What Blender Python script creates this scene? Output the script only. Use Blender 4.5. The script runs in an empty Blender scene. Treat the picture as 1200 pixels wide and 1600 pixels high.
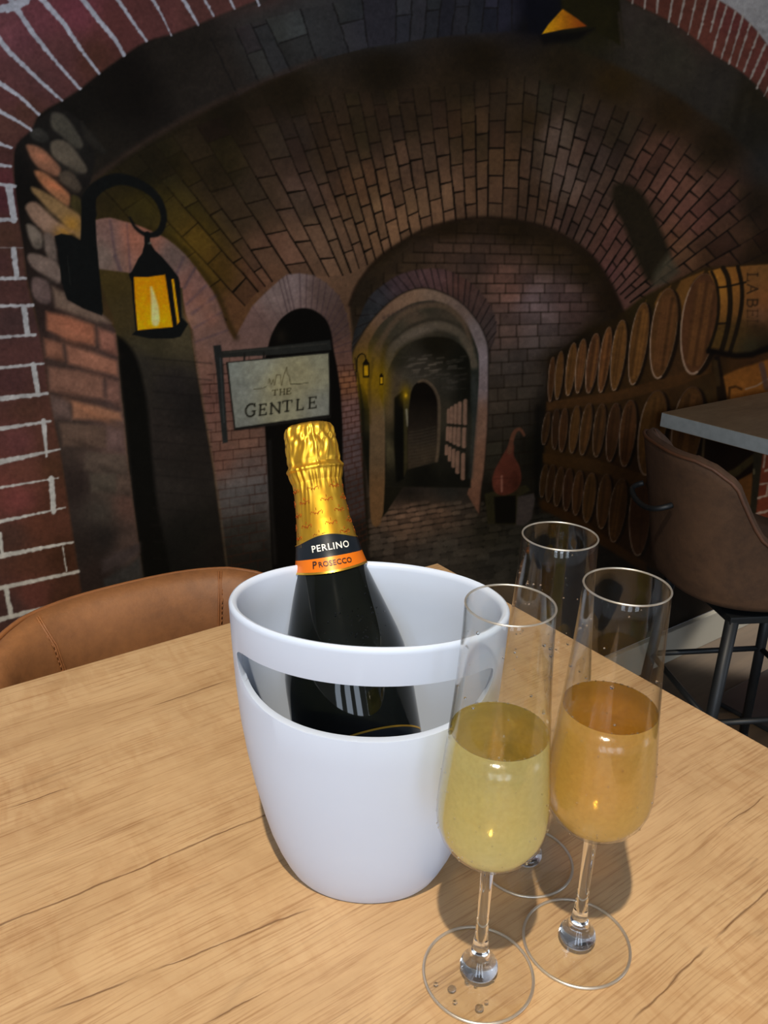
import bpy, bmesh, math, random, time
import numpy as np
from mathutils import Vector, Matrix, Euler

PI = math.pi
scene = bpy.context.scene
C = scene.collection
# ---------------------------------------------------------------- camera, world, lights, exposure
# x runs along the painted wall, y towards it, z up; the table top is at 0.75 m
FPX, PITCH, ROLL, YAW = 1276.0, math.radians(20.93), math.radians(1.42), math.radians(35.92)
EYE = np.array([0, 0, 1.19])
def _frame():
    cp, sp, cr, sr = math.cos(PITCH), math.sin(PITCH), math.cos(ROLL), math.sin(ROLL)
    w = np.array([0, cp, -sp]); r0 = np.array([1, 0, 0]); u0 = np.array([0, sp, cp])
    r = cr * r0 + sr * u0; u = -sr * r0 + cr * u0
    c, s = math.cos(YAW), math.sin(YAW)
    M = np.array([[c, s, 0], [-s, c, 0], [0, 0, 1]])
    return M @ r, M @ u, M @ w
RT, UP, FW = _frame()
cam_d = bpy.data.cameras.new('camera'); cam = bpy.data.objects.new('camera', cam_d); C.objects.link(cam)
cam_d.sensor_fit = 'VERTICAL'; cam_d.sensor_height = 24.0; cam_d.lens = 24.0 * FPX / 1600.0
cam_d.clip_start = .02; cam_d.clip_end = 60
cam.matrix_world = Matrix(((RT[0], UP[0], -FW[0], EYE[0]), (RT[1], UP[1], -FW[1], EYE[1]), (RT[2], UP[2], -FW[2], EYE[2]), (0, 0, 0, 1)))
scene.camera = cam
scene.view_settings.view_transform = 'Standard'; scene.view_settings.look = 'None'
scene.view_settings.gamma = 1; scene.view_settings.use_curve_mapping = False
scene.view_settings.exposure = 0.0
scene.cycles.use_denoising = True
scene.cycles.max_bounces = 14; scene.cycles.transparent_max_bounces = 24; scene.cycles.transmission_bounces = 12
scene.cycles.sample_clamp_indirect = 6.0

world = bpy.data.worlds.new('world'); scene.world = world; world.use_nodes = True
world.node_tree.nodes['Background'].inputs[0].default_value = (.86, .90, 1.0, 1)
world.node_tree.nodes['Background'].inputs[1].default_value = .30

def light(name, kind, loc, target, energy, color, **kw):
    d = bpy.data.lights.new(name, kind); o = bpy.data.objects.new(name, d); C.objects.link(o)
    d.energy = energy; d.color = color
    for k, v in kw.items(): setattr(d, k, v)
    o.location = loc
    o.rotation_euler = (Vector(target) - Vector(loc)).to_track_quat('-Z', 'Y').to_euler()
    return o
# warm ceiling downlight over the table, cool daylight from the shop front behind the camera
light('table_downlight', 'SPOT', (-.26, -.22, 2.45), (.30, .28, .75), 142, (1.0, .87, .69), spot_size=math.radians(54), spot_blend=.7, shadow_soft_size=.018)
for wx, wy in ((-2.3, -1.5), (-1.55, -2.05), (-.8, -2.5)):
    light('window_daylight', 'AREA', (wx, wy, 1.55), (.75, .9, 1.0), 17, (.72, .84, 1.0), shape='RECTANGLE', size=.5, size_y=1.7)
light('side_daylight', 'AREA', (2.6, -2.2, 1.7), (1.3, 1.1, .8), 13, (.76, .86, 1.0), shape='RECTANGLE', size=.6, size_y=1.7)
light('sun_patch_spot', 'SPOT', (3.9, .45, 1.6), (2.36, 1.10, 0), 420, (1.0, .95, .86), spot_size=math.radians(17), spot_blend=.3, shadow_soft_size=.03)  # added spot, low from the right, makes the sunlit patch on the floor

# ---------------------------------------------------------------- helpers
def ray(x, y):
    """Direction from the eye through a point of the 1200 x 1600 frame."""
    d = (x - 600) / FPX * RT - (y - 800) / FPX * UP + FW
    return d / np.linalg.norm(d)
def on_z(x, y, z):
    d = ray(x, y); return EYE + d * (z - EYE[2]) / d[2]
def on_y(x, y, yy):
    d = ray(x, y); return EYE + d * (yy - EYE[1]) / d[1]

def tag(o, label=None, cat=None, group=None, kind=None):
    if label: o['label'] = label
    if cat: o['category'] = cat
    if group: o['group'] = group
    if kind: o['kind'] = kind
    return o
def empty(name, loc=(0, 0, 0), rz=0.0):
    o = bpy.data.objects.new(name, None); C.objects.link(o); o.location = loc; o.rotation_euler = (0, 0, rz)
    o.empty_display_size = .05
    return o
def link(name, me, m=None, parent=None, smooth=True):
    o = bpy.data.objects.new(name, me); C.objects.link(o)
    if m: me.materials.append(m)
    if smooth: me.polygons.foreach_set('use_smooth', [True] * len(me.polygons))
    if parent: o.parent = parent
    return o
def build(name, bm, m=None, parent=None, smooth=True, auto=None):
    bmesh.ops.recalc_face_normals(bm, faces=bm.faces)
    me = bpy.data.meshes.new(name); bm.to_mesh(me); bm.free()
    o = link(name, me, m, parent, smooth)
    if auto:
        me.set_sharp_from_angle(angle=math.radians(auto))
    return o
def box(bm, x0, x1, y0, y1, z0, z1, bev=0, seg=2):
    r = bmesh.ops.create_cube(bm, size=1)
    for v in r['verts']:
        v.co = Vector(((x0 + x1) / 2 + v.co.x * (x1 - x0), (y0 + y1) / 2 + v.co.y * (y1 - y0), (z0 + z1) / 2 + v.co.z * (z1 - z0)))
    if bev:
        es = {e for v in r['verts'] for e in v.link_edges}
        bmesh.ops.bevel(bm, geom=list(es), offset=bev, segments=seg, affect='EDGES', profile=.7)
    return bm
def lathe(bm, prof, n=64, sx=1.0, sy=1.0, closed=False):
    """Revolve (r, z) pairs; a radius of 0 closes with a fan."""
    rings = []
    for r, z in prof:
        if r <= 1e-7: rings.append([bm.verts.new((0, 0, z))])
        else: rings.append([bm.verts.new((r * sx * math.cos(2 * PI * k / n), r * sy * math.sin(2 * PI * k / n), z)) for k in range(n)])
    pairs = list(zip(rings[:-1], rings[1:]))
    if closed: pairs.append((rings[-1], rings[0]))
    for a, b in pairs:
        for k in range(n):
            j = (k + 1) % n
            if len(a) == 1 and len(b) == 1: continue
            if len(a) == 1: bm.faces.new((a[0], b[j], b[k]))
            elif len(b) == 1: bm.faces.new((a[k], a[j], b[0]))
            else: bm.faces.new((a[k], a[j], b[j], b[k]))
    return bm
def tube(bm, pts, r, n=10, caps=True, closed=False):
    P = [Vector(p) for p in pts]; m = len(P); rad = r if hasattr(r, '__len__') else [r] * m
    rings = []; up = None
    for i, p in enumerate(P):
        if closed: t = P[(i + 1) % m] - P[i - 1]
        else: t = P[min(i + 1, m - 1)] - P[max(i - 1, 0)]
        t.normalize()
        if up is None:
            up = Vector((0, 0, 1)) if abs(t.z) < .9 else Vector((1, 0, 0))
        a = t.cross(up).normalized(); up = a.cross(t).normalized()
        rings.append([bm.verts.new(p + (a * math.cos(2 * PI * k / n) + up * math.sin(2 * PI * k / n)) * rad[i]) for k in range(n)])
    for i in range(m if closed else m - 1):
        A_, B_ = rings[i], rings[(i + 1) % m]
        for k in range(n):
            bm.faces.new((A_[k], A_[(k + 1) % n], B_[(k + 1) % n], B_[k]))
    if caps and not closed:
        bm.faces.new(rings[0][::-1]); bm.faces.new(rings[-1])
    return bm
def catmull(pts, n=8):
    P = [Vector(p) for p in pts]; out = []
    for i in range(len(P) - 1):
        p0 = P[max(i - 1, 0)]; p1 = P[i]; p2 = P[i + 1]; p3 = P[min(i + 2, len(P) - 1)]
        for k in range(n):
            t = k / n
            out.append(.5 * (2 * p1 + (p2 - p0) * t + (2 * p0 - 5 * p1 + 4 * p2 - p3) * t * t + (3 * p1 - p0 - 3 * p2 + p3) * t ** 3))
    out.append(P[-1]); return out

# ---------------------------------------------------------------- materials
def srgb(r, g, b):
    f = lambda c: (c / 255 / 12.92) if c / 255 <= .04045 else ((c / 255 + .055) / 1.055) ** 2.4
    return (f(r), f(g), f(b), 1)
def mat(name):
    m = bpy.data.materials.new(name); m.use_nodes = True
    nt = m.node_tree; b = nt.nodes['Principled BSDF']
    return m, nt, b
def nd(nt, kind, **inp):
    n = nt.nodes.new(kind)
    for k, v in inp.items():
        if k.startswith('_'): setattr(n, k[1:], v)
        else: n.inputs[k.replace('__', ' ')].default_value = v
    return n
def ramp(nt, fac, stops):
    r = nt.nodes.new('ShaderNodeValToRGB'); e = r.color_ramp.elements
    while len(e) < len(stops): e.new(.5)
    for el, (p, c) in zip(e, stops): el.position = p; el.color = c
    nt.links.new(fac, r.inputs[0]); return r
def coords(nt, scale=(1, 1, 1), rot=(0, 0, 0)):
    t = nt.nodes.new('ShaderNodeTexCoord'); m = nt.nodes.new('ShaderNodeMapping')
    m.inputs['Scale'].default_value = scale; m.inputs['Rotation'].default_value = rot
    nt.links.new(t.outputs['Object'], m.inputs[0]); return m.outputs[0]
def noise(nt, vec, scale, detail=4, rough=.55, dist=0):
    n = nt.nodes.new('ShaderNodeTexNoise'); n.inputs['Scale'].default_value = scale; n.inputs['Detail'].default_value = detail
    n.inputs['Roughness'].default_value = rough; n.inputs['Distortion'].default_value = dist
    nt.links.new(vec, n.inputs['Vector']); return n.outputs['Fac']
def mixc(nt, fac, a, b, mode='MIX'):
    n = nt.nodes.new('ShaderNodeMix'); n.data_type = 'RGBA'; n.blend_type = mode
    for s, v in ((n.inputs[0], fac), (n.inputs[6], a), (n.inputs[7], b)):
        if hasattr(v, 'links'): nt.links.new(v, s)
        else: s.default_value = v
    return n.outputs[2]
def math_(nt, op, a, b=0.0, c=None, clamp=False):
    n = nt.nodes.new('ShaderNodeMath'); n.operation = op; n.use_clamp = clamp
    for s, v in zip(n.inputs, (a, b, c)):
        if v is None: continue
        if hasattr(v, 'links'): nt.links.new(v, s)
        else: s.default_value = v
    return n.outputs[0]
def bump(nt, b, h, strength=.3, dist=.002):
    n = nt.nodes.new('ShaderNodeBump'); n.inputs['Strength'].default_value = strength; n.inputs['Distance'].default_value = dist
    nt.links.new(h, n.inputs['Height']); nt.links.new(n.outputs[0], b.inputs['Normal'])
def plain(name, col, rough=.5, metal=0, var=.06, scale=30, bmp=.0):
    m, nt, b = mat(name)
    v = coords(nt); n = noise(nt, v, scale)
    lo = tuple(c * (1 - var) for c in col[:3]) + (1,); hi = tuple(min(1, c * (1 + var)) for c in col[:3]) + (1,)
    nt.links.new(ramp(nt, n, [(.3, lo), (.7, hi)]).outputs[0], b.inputs['Base Color'])
    b.inputs['Roughness'].default_value = rough; b.inputs['Metallic'].default_value = metal
    if bmp: bump(nt, b, n, bmp, .001)
    return m

def oak(name, light_c, mid_c, dark_c, crack=(90, 55, 28), rough=.42, cracks=1.0, checks=()):
    """Oak with the grain along local x: bands, pores, knots and a few long checks."""
    m, nt, b = mat(name)
    warp = noise(nt, coords(nt, (2.0, 5.0, 5.0)), 1.2, 3)
    v0 = coords(nt, (1, 1, 1))
    off = nt.nodes.new('ShaderNodeVectorMath'); off.operation = 'MULTIPLY_ADD'
    comb = nt.nodes.new('ShaderNodeCombineXYZ'); nt.links.new(warp, comb.inputs[1])
    nt.links.new(comb.outputs[0], off.inputs[0]); off.inputs[1].default_value = (0, .022, 0); nt.links.new(v0, off.inputs[2])
    def stretched(sx, sy):
        mp = nt.nodes.new('ShaderNodeMapping'); mp.inputs['Scale'].default_value = (sx, sy, sy)
        nt.links.new(off.outputs[0], mp.inputs[0]); return mp.outputs[0]
    big = noise(nt, stretched(1.6, 9), 1.0, 5, .6, .3)
    mid = noise(nt, stretched(5, 60), 1.0, 6, .65, .4)
    fine = noise(nt, stretched(14, 520), 1.0, 5, .65, .15)
    blot = noise(nt, stretched(9, 22), 1.0, 4, .6, 1.0)
    c = ramp(nt, big, [(.28, srgb(*dark_c)), (.5, srgb(*mid_c)), (.72, srgb(*light_c))]).outputs[0]
    c = mixc(nt, .40, c, ramp(nt, mid, [(.30, srgb(*dark_c)), (.55, srgb(*mid_c)), (.75, srgb(*light_c))]).outputs[0])
    c = mixc(nt, .35, c, ramp(nt, blot, [(.35, srgb(*[x * .86 for x in mid_c])), (.65, srgb(*light_c))]).outputs[0])
    c = mixc(nt, .55, c, ramp(nt, fine, [(.34, srgb(188, 160, 132)), (.50, (1, 1, 1, 1))]).outputs[0], 'MULTIPLY')
    chat = noise(nt, stretched(85, 30), 1.0, 3, .6, .5); patch = noise(nt, stretched(5, 9), 1.0, 2)
    c = mixc(nt, math_(nt, 'MULTIPLY', math_(nt, 'SUBTRACT', patch, .38, clamp=True), 1.6), c, ramp(nt, chat, [(.36, srgb(226, 208, 190)), (.56, (1, 1, 1, 1))]).outputs[0], 'MULTIPLY')
    # long checks in the grain: thin iso-lines of a slow noise, kept only here and there
    lines = noise(nt, stretched(.75, 6.5), 1.0, 3, .5, .25)
    d = math_(nt, 'ABSOLUTE', math_(nt, 'SUBTRACT', lines, .5))
    keep = math_(nt, 'GREATER_THAN', noise(nt, stretched(2.5, 5), 1.0, 2), .50)
    w = math_(nt, 'MULTIPLY', math_(nt, 'SUBTRACT', 1.0, math_(nt, 'DIVIDE', d, .0045), clamp=True), keep)
    lines2 = noise(nt, stretched(2.5, 55), 1.0, 2, .5, .3)
    d2 = math_(nt, 'ABSOLUTE', math_(nt, 'SUBTRACT', lines2, .5))
    keep2 = math_(nt, 'GREATER_THAN', noise(nt, stretched(9, 26), 1.0, 2), .60)
    w2 = math_(nt, 'MULTIPLY', math_(nt, 'SUBTRACT', 1.0, math_(nt, 'DIVIDE', d2, .011), clamp=True), keep2)
    wa = math_(nt, 'MULTIPLY', math_(nt, 'MAXIMUM', math_(nt, 'MULTIPLY', w, .35), math_(nt, 'MULTIPLY', w2, .5)), cracks)
    if checks:
        sp = nt.nodes.new('ShaderNodeSeparateXYZ'); nt.links.new(v0, sp.inputs[0])
        wob = math_(nt, 'MULTIPLY', math_(nt, 'SUBTRACT', noise(nt, coords(nt, (26, 1, 1)), 1.0, 3), .5), .006)
        thick = noise(nt, coords(nt, (60, 1, 1)), 1.0, 2)
        for (xa, ya, xb, yb, wd) in checks:
            yl = math_(nt, 'MULTIPLY_ADD', math_(nt, 'SUBTRACT', sp.outputs[0], xa), (yb - ya) / (xb - xa), ya)
            dd = math_(nt, 'ABSOLUTE', math_(nt, 'SUBTRACT', math_(nt, 'ADD', sp.outputs[1], wob), yl))
            m1 = math_(nt, 'SUBTRACT', 1.0, math_(nt, 'DIVIDE', dd, math_(nt, 'MULTIPLY', thick, wd * 2)), clamp=True)
            xm, hl = (xa + xb) / 2, abs(xb - xa) / 2
            m2 = math_(nt, 'MULTIPLY', math_(nt, 'SUBTRACT', hl, math_(nt, 'ABSOLUTE', math_(nt, 'SUBTRACT', sp.outputs[0], xm))), 60.0, clamp=True)
            wa = math_(nt, 'MAXIMUM', wa, math_(nt, 'MULTIPLY', m1, m2))
    c = mixc(nt, math_(nt, 'MULTIPLY', wa, .8), c, srgb(*crack))
    nt.links.new(c, b.inputs['Base Color'])
    b.inputs['Roughness'].default_value = rough
    h = math_(nt, 'SUBTRACT', math_(nt, 'MULTIPLY', fine, .5), wa)
    bump(nt, b, h, .5, .0006)
    return m

def leather(name, base, dark, rough=.55):
    m, nt, b = mat(name)
    v = coords(nt)
    a = noise(nt, v, 7, 5, .6, .6); f = noise(nt, v, 90, 4, .6)
    c = ramp(nt, a, [(.3, srgb(*dark)), (.62, srgb(*base)), (.8, srgb(*[min(255, x * 1.12) for x in base]))]).outputs[0]
    c = mixc(nt, .25, c, ramp(nt, f, [(.35, srgb(*dark)), (.65, srgb(*base))]).outputs[0])
    nt.links.new(c, b.inputs['Base Color']); b.inputs['Roughness'].default_value = rough
    bump(nt, b, math_(nt, 'ADD', noise(nt, v, 320, 3), math_(nt, 'MULTIPLY', a, .8)), .25, .0012)
    return m

def clear_glass(name, tint=(.985, .99, .985, 1), ior=1.45):
    """Thin clear glass: sees straight through, mirrors at its Fresnel rate."""
    m = bpy.data.materials.new(name); m.use_nodes = True; nt = m.node_tree; nt.nodes.clear()
    o = nt.nodes.new('ShaderNodeOutputMaterial'); t = nt.nodes.new('ShaderNodeBsdfTransparent'); g = nt.nodes.new('ShaderNodeBsdfGlossy')
    f = nt.nodes.new('ShaderNodeFresnel'); x = nt.nodes.new('ShaderNodeMixShader')
    t.inputs[0].default_value = tint; g.inputs['Roughness'].default_value = .01
    gm = nt.nodes.new('ShaderNodeNewGeometry')
    nt.links.new(math_(nt, 'ADD', ior, math_(nt, 'MULTIPLY', gm.outputs['Backfacing'], 1 / ior - ior)), f.inputs[0])   # same rate from either side
    nt.links.new(f.outputs[0], x.inputs[0]); nt.links.new(t.outputs[0], x.inputs[1]); nt.links.new(g.outputs[0], x.inputs[2]); nt.links.new(x.outputs[0], o.inputs[0])
    return m
def solid_glass(name, ior=1.47):
    m, nt, b = mat(name)
    b.inputs['Base Color'].default_value = (.97, .98, .98, 1); b.inputs['Roughness'].default_value = .0
    b.inputs['Transmission Weight'].default_value = 1; b.inputs['IOR'].default_value = ior
    return m
def wine(name, body, deep):
    """Cold wine behind misted glass: clear in the middle of the pour, milky towards the edges, where the sight line grazes."""
    m = bpy.data.materials.new(name); m.use_nodes = True; nt = m.node_tree; nt.nodes.clear()
    N = nt.nodes.new; L = nt.links.new
    o = N('ShaderNodeOutputMaterial')
    t = N('ShaderNodeBsdfTransparent'); t.inputs[0].default_value = deep
    s = N('ShaderNodeBsdfTranslucent'); d = N('ShaderNodeBsdfDiffuse')
    v = coords(nt); n = noise(nt, v, 26, 2, .5); mist = noise(nt, v, 300, 3)
    col = mixc(nt, n, body, tuple(min(1, c * 1.12) for c in body[:3]) + (1,))
    L(col, s.inputs[0]); L(col, d.inputs[0])
    b2 = N('ShaderNodeMixShader'); b2.inputs[0].default_value = .42; L(s.outputs[0], b2.inputs[1]); L(d.outputs[0], b2.inputs[2])
    lw = N('ShaderNodeLayerWeight'); lw.inputs['Blend'].default_value = .5
    sep = N('ShaderNodeSeparateXYZ'); L(v, sep.inputs[0])
    lowmist = math_(nt, 'MULTIPLY', math_(nt, 'SUBTRACT', .138, sep.outputs[2]), 9.0, clamp=True)
    fac = math_(nt, 'ADD', math_(nt, 'MULTIPLY_ADD', lw.outputs['Facing'], .50, .36), math_(nt, 'ADD', lowmist, math_(nt, 'MULTIPLY', math_(nt, 'SUBTRACT', mist, .5), .22)), clamp=True)
    c = N('ShaderNodeMixShader'); L(fac, c.inputs[0]); L(t.outputs[0], c.inputs[1]); L(b2.outputs[0], c.inputs[2])
    g = N('ShaderNodeBsdfGlossy'); g.inputs['Roughness'].default_value = .16
    e = N('ShaderNodeMixShader'); e.inputs[0].default_value = .05; L(c.outputs[0], e.inputs[1]); L(g.outputs[0], e.inputs[2])
    bp = N('ShaderNodeBump'); bp.inputs['Strength'].default_value = .3; bp.inputs['Distance'].default_value = .0005
    L(mist, bp.inputs['Height'])
    for q in (d, g): L(bp.outputs[0], q.inputs['Normal'])
    L(e.outputs[0], o.inputs[0])
    return m
def edge_glass(name):
    """The fire-polished edge of the glass, which catches the lamp all along its round."""
    m = bpy.data.materials.new(name); m.use_nodes = True; nt = m.node_tree; nt.nodes.clear()
    N = nt.nodes.new
    o = N('ShaderNodeOutputMaterial'); t = N('ShaderNodeBsdfTransparent'); t.inputs[0].default_value = (.9, .9, .88, 1)
    g = N('ShaderNodeBsdfGlossy'); g.inputs['Roughness'].default_value = .35; g.inputs[0].default_value = (1, .97, .90, 1)
    d = N('ShaderNodeBsdfTranslucent'); d.inputs[0].default_value = (1, .95, .85, 1)
    a = N('ShaderNodeMixShader'); a.inputs[0].default_value = .35; nt.links.new(g.outputs[0], a.inputs[1]); nt.links.new(d.outputs[0], a.inputs[2])
    x = N('ShaderNodeMixShader'); x.inputs[0].default_value = .55; nt.links.new(t.outputs[0], x.inputs[1]); nt.links.new(a.outputs[0], x.inputs[2]); nt.links.new(x.outputs[0], o.inputs[0])
    return m
def surface_glass(name, tint):
    m = clear_glass(name, tint, 1.33); return m

def tbl_px(*pts):
    a = on_z(pts[0], pts[1], .75); b = on_z(pts[2], pts[3], .75)
    return (a[0] - .226, a[1] - .343, b[0] - .226, b[1] - .343)
CHK = [tbl_px(-60, 1472, 470, 1250) + (.0011,), tbl_px(60, 1590, 225, 1521) + (.0010,), tbl_px(225, 1521, 500, 1414) + (.0011,), tbl_px(300, 1606, 425, 1544) + (.0010,),
       tbl_px(980, 1602, 1112, 1472) + (.0011,), tbl_px(1112, 1472, 1300, 1296) + (.0010,), tbl_px(230, 1106, 367, 1060) + (.0009,), tbl_px(0, 1266, 120, 1226) + (.0008,), tbl_px(1128, 1296, 1200, 1238) + (.0008,)]
M_OAK = oak('oak_warm', (208, 176, 134), (196, 160, 116), (176, 139, 98), cracks=.55, checks=CHK)
M_OAK2 = oak('oak_grey', (160, 132, 98), (142, 114, 82), (116, 92, 64), rough=.5, cracks=.4)
M_EDGE = plain('oak_edge_band', srgb(176, 176, 168), .5, 0, .08, 60)
M_TAN = leather('tan_leather', (146, 96, 54), (104, 66, 36), .6)
M_BRN = leather('brown_leather', (98, 68, 44), (62, 42, 26), .8)
M_BRN_IN = leather('rust_leather', (112, 64, 34), (84, 44, 22))
M_PIPE = leather('leather_piping', (152, 98, 54), (118, 72, 38))
M_PIPE2 = leather('dark_leather_piping', (110, 70, 44), (80, 48, 28))
M_BLACK = plain('black_powder_coat', srgb(30, 32, 33), .45)
M_WHITE = plain('white_plastic', srgb(193, 205, 224), .36, 0, .012, 9)
M_WALL = plain('pale_wall_paint', srgb(196, 192, 196), .9, 0, .02, 5, .1)
M_CEIL = plain('ceiling_paint', srgb(205, 203, 200), .95, 0, .02, 5)
M_BASE = plain('baseboard_paint', srgb(150, 144, 130), .6, 0, .02, 8)
M_GLASS = clear_glass('flute_glass')
M_GLASS_S = solid_glass('stem_glass')
M_DROP = solid_glass('water', 1.33)
M_RIM = edge_glass('glass_edge')
M_SURF = surface_glass('wine_surface', (.80, .66, .34, 1))
def floor_mat():
    m, nt, b = mat('dark_floor_boards')
    v = coords(nt, (1, 1, 1)); n = noise(nt, coords(nt, (1.5, 14, 1)), 1.2, 5, .6, .3)
    nt.links.new(ramp(nt, n, [(.3, srgb(66, 52, 38)), (.7, srgb(92, 74, 54))]).outputs[0], b.inputs['Base Color'])
    b.inputs['Roughness'].default_value = .6
    return m
# ---------------------------------------------------------------- the mural: paint colours worked out point by point
MX0, MY0, MW, MH = -160, -170, 1520, 1420
IMG = np.zeros((MH, MW, 3), np.float32)
LAB = np.zeros((MH, MW), np.int16)
PART_NAMES = ['']
rng = np.random.default_rng(7)

def c8(*c):
    return np.array(c, np.float32) / 255.0

def box_of(pts, pad):
    p = np.asarray(pts, float)
    x0 = max(int(p[:, 0].min() - pad) - MX0, 0); x1 = min(int(p[:, 0].max() + pad) + 2 - MX0, MW)
    y0 = max(int(p[:, 1].min() - pad) - MY0, 0); y1 = min(int(p[:, 1].max() + pad) + 2 - MY0, MH)
    return x0, x1, y0, y1

def lay(b, cov, col, part):
    x0, x1, y0, y1 = b
    if callable(col):
        Y, X = np.mgrid[y0:y1, x0:x1].astype(np.float32)
        col = col(X + MX0, Y + MY0)
    s = IMG[y0:y1, x0:x1]
    s += cov[..., None] * (np.asarray(col, np.float32) - s)
    if part:
        LAB[y0:y1, x0:x1][cov > .5] = part

def poly(pts, col, alpha=1.0, soft=1.5, part=0):
    pts = [tuple(map(float, p)) for p in pts]
    b = box_of(pts, soft); x0, x1, y0, y1 = b
    if x1 <= x0 or y1 <= y0: return
    Y, X = np.mgrid[y0:y1, x0:x1].astype(np.float32); X += MX0; Y += MY0
    ins = np.zeros(X.shape, bool); d2 = np.full(X.shape, 1e9, np.float32)
    for (ax, ay), (bx, by) in zip(pts, pts[1:] + pts[:1]):
        if ay != by:
            ins ^= ((ay > Y) != (by > Y)) & (X < (bx - ax) * (Y - ay) / (by - ay) + ax)
        dx, dy = bx - ax, by - ay
        t = np.clip(((X - ax) * dx + (Y - ay) * dy) / max(dx * dx + dy * dy, 1e-6), 0, 1)
        d2 = np.minimum(d2, (X - ax - t * dx) ** 2 + (Y - ay - t * dy) ** 2)
    d = np.sqrt(d2) * np.where(ins, 1, -1)
    lay(b, (np.clip(.5 + d / soft, 0, 1) * alpha).astype(np.float32), col, part)

def stroke(pts, w, col, alpha=1.0, soft=1.2, part=0, rough=0.0):
    if not hasattr(w, '__len__'): w = [w] * len(pts)
    if len(w) == 2 and len(pts) > 2: w = list(np.linspace(w[0], w[1], len(pts)))
    b = box_of(pts, max(w) / 2 + soft + rough); x0, x1, y0, y1 = b
    if x1 <= x0 or y1 <= y0: return
    Y, X = np.mgrid[y0:y1, x0:x1].astype(np.float32); X += MX0; Y += MY0
    cov = np.zeros(X.shape, np.float32)
    r = 0
    if rough:
        r = NOISE1[y0:y1, x0:x1] * rough
    for (ax, ay), (bx, by), wa, wb in zip(pts[:-1], pts[1:], w[:-1], w[1:]):
        dx, dy = bx - ax, by - ay
        t = np.clip(((X - ax) * dx + (Y - ay) * dy) / max(dx * dx + dy * dy, 1e-6), 0, 1)
        d = np.hypot(X - ax - t * dx, Y - ay - t * dy)
        cov = np.maximum(cov, np.clip(.5 + ((wa + (wb - wa) * t) / 2 + r - d) / soft, 0, 1))
    lay(b, cov * alpha, col, part)

def blob(x, y, rx, ry, col, alpha=.6, ang=0):
    b = box_of([(x - 2.2 * max(rx, ry), y - 2.2 * max(rx, ry)), (x + 2.2 * max(rx, ry), y + 2.2 * max(rx, ry))], 0)
    x0, x1, y0, y1 = b
    if x1 <= x0 or y1 <= y0: return
    Y, X = np.mgrid[y0:y1, x0:x1].astype(np.float32); X += MX0 - x; Y += MY0 - y
    c, s = math.cos(ang), math.sin(ang)
    u = (X * c + Y * s) / rx; v = (-X * s + Y * c) / ry
    lay(b, (np.exp(-(u * u + v * v) * 1.2) * alpha).astype(np.float32), col, 0)

def smooth(pts, n=6, closed=False):
    P = [np.array(p, float) for p in pts]; out = []
    m = len(P)
    for i in range(m if closed else m - 1):
        p0 = P[(i - 1) % m] if closed or i else P[0]; p1 = P[i]; p2 = P[(i + 1) % m]
        p3 = P[(i + 2) % m] if closed or i + 2 < m else P[-1]
        for k in range(n):
            t = k / n
            out.append(.5 * (2 * p1 + (p2 - p0) * t + (2 * p0 - 5 * p1 + 4 * p2 - p3) * t * t + (3 * p1 - p0 - 3 * p2 + p3) * t ** 3))
    if not closed: out.append(P[-1])
    return out

def upsample(g, step):
    gy = np.clip(np.arange(MH) / step, 0, g.shape[0] - 1.001); gx = np.clip(np.arange(MW) / step, 0, g.shape[1] - 1.001)
    iy = gy.astype(int); ix = gx.astype(int)
    fy = (gy - iy).reshape(-1, 1); fx = (gx - ix).reshape(1, -1)
    if g.ndim == 3: fy = fy[..., None]; fx = fx[..., None]
    a = g[iy][:, ix]; b = g[iy][:, ix + 1]; c = g[iy + 1][:, ix]; d = g[iy + 1][:, ix + 1]
    return ((a * (1 - fx) + b * fx) * (1 - fy) + (c * (1 - fx) + d * fx) * fy).astype(np.float32)

def vnoise(step):
    return upsample(rng.normal(0, 1, (MH // step + 3, MW // step + 3)), step)

NOISE1 = vnoise(4)
NOISE2 = vnoise(11) * .6 + vnoise(29) * .6

def field(ctrl, step=10):
    """A smooth colour field through painted sample colours."""
    gy, gx = np.mgrid[0:MH // step + 3, 0:MW // step + 3]
    X = gx * step + MX0; Y = gy * step + MY0
    num = np.zeros(X.shape + (3,)); den = np.zeros(X.shape)
    for x, y, c in ctrl:
        w = 1 / ((X - x) ** 2 + (Y - y) ** 2 + 150.) ** 1.7
        num += w[..., None] * np.array(c) / 255.; den += w
    return upsample(num / den[..., None], step)

def from_field(F, gain=1.0, off=0.0):
    def f(X, Y):
        return F[(Y[:, 0] - MY0).astype(int)][:, (X[0] - MX0).astype(int)] * gain + off
    return f

def part(name):
    PART_NAMES.append(name)
    return len(PART_NAMES) - 1

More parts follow.
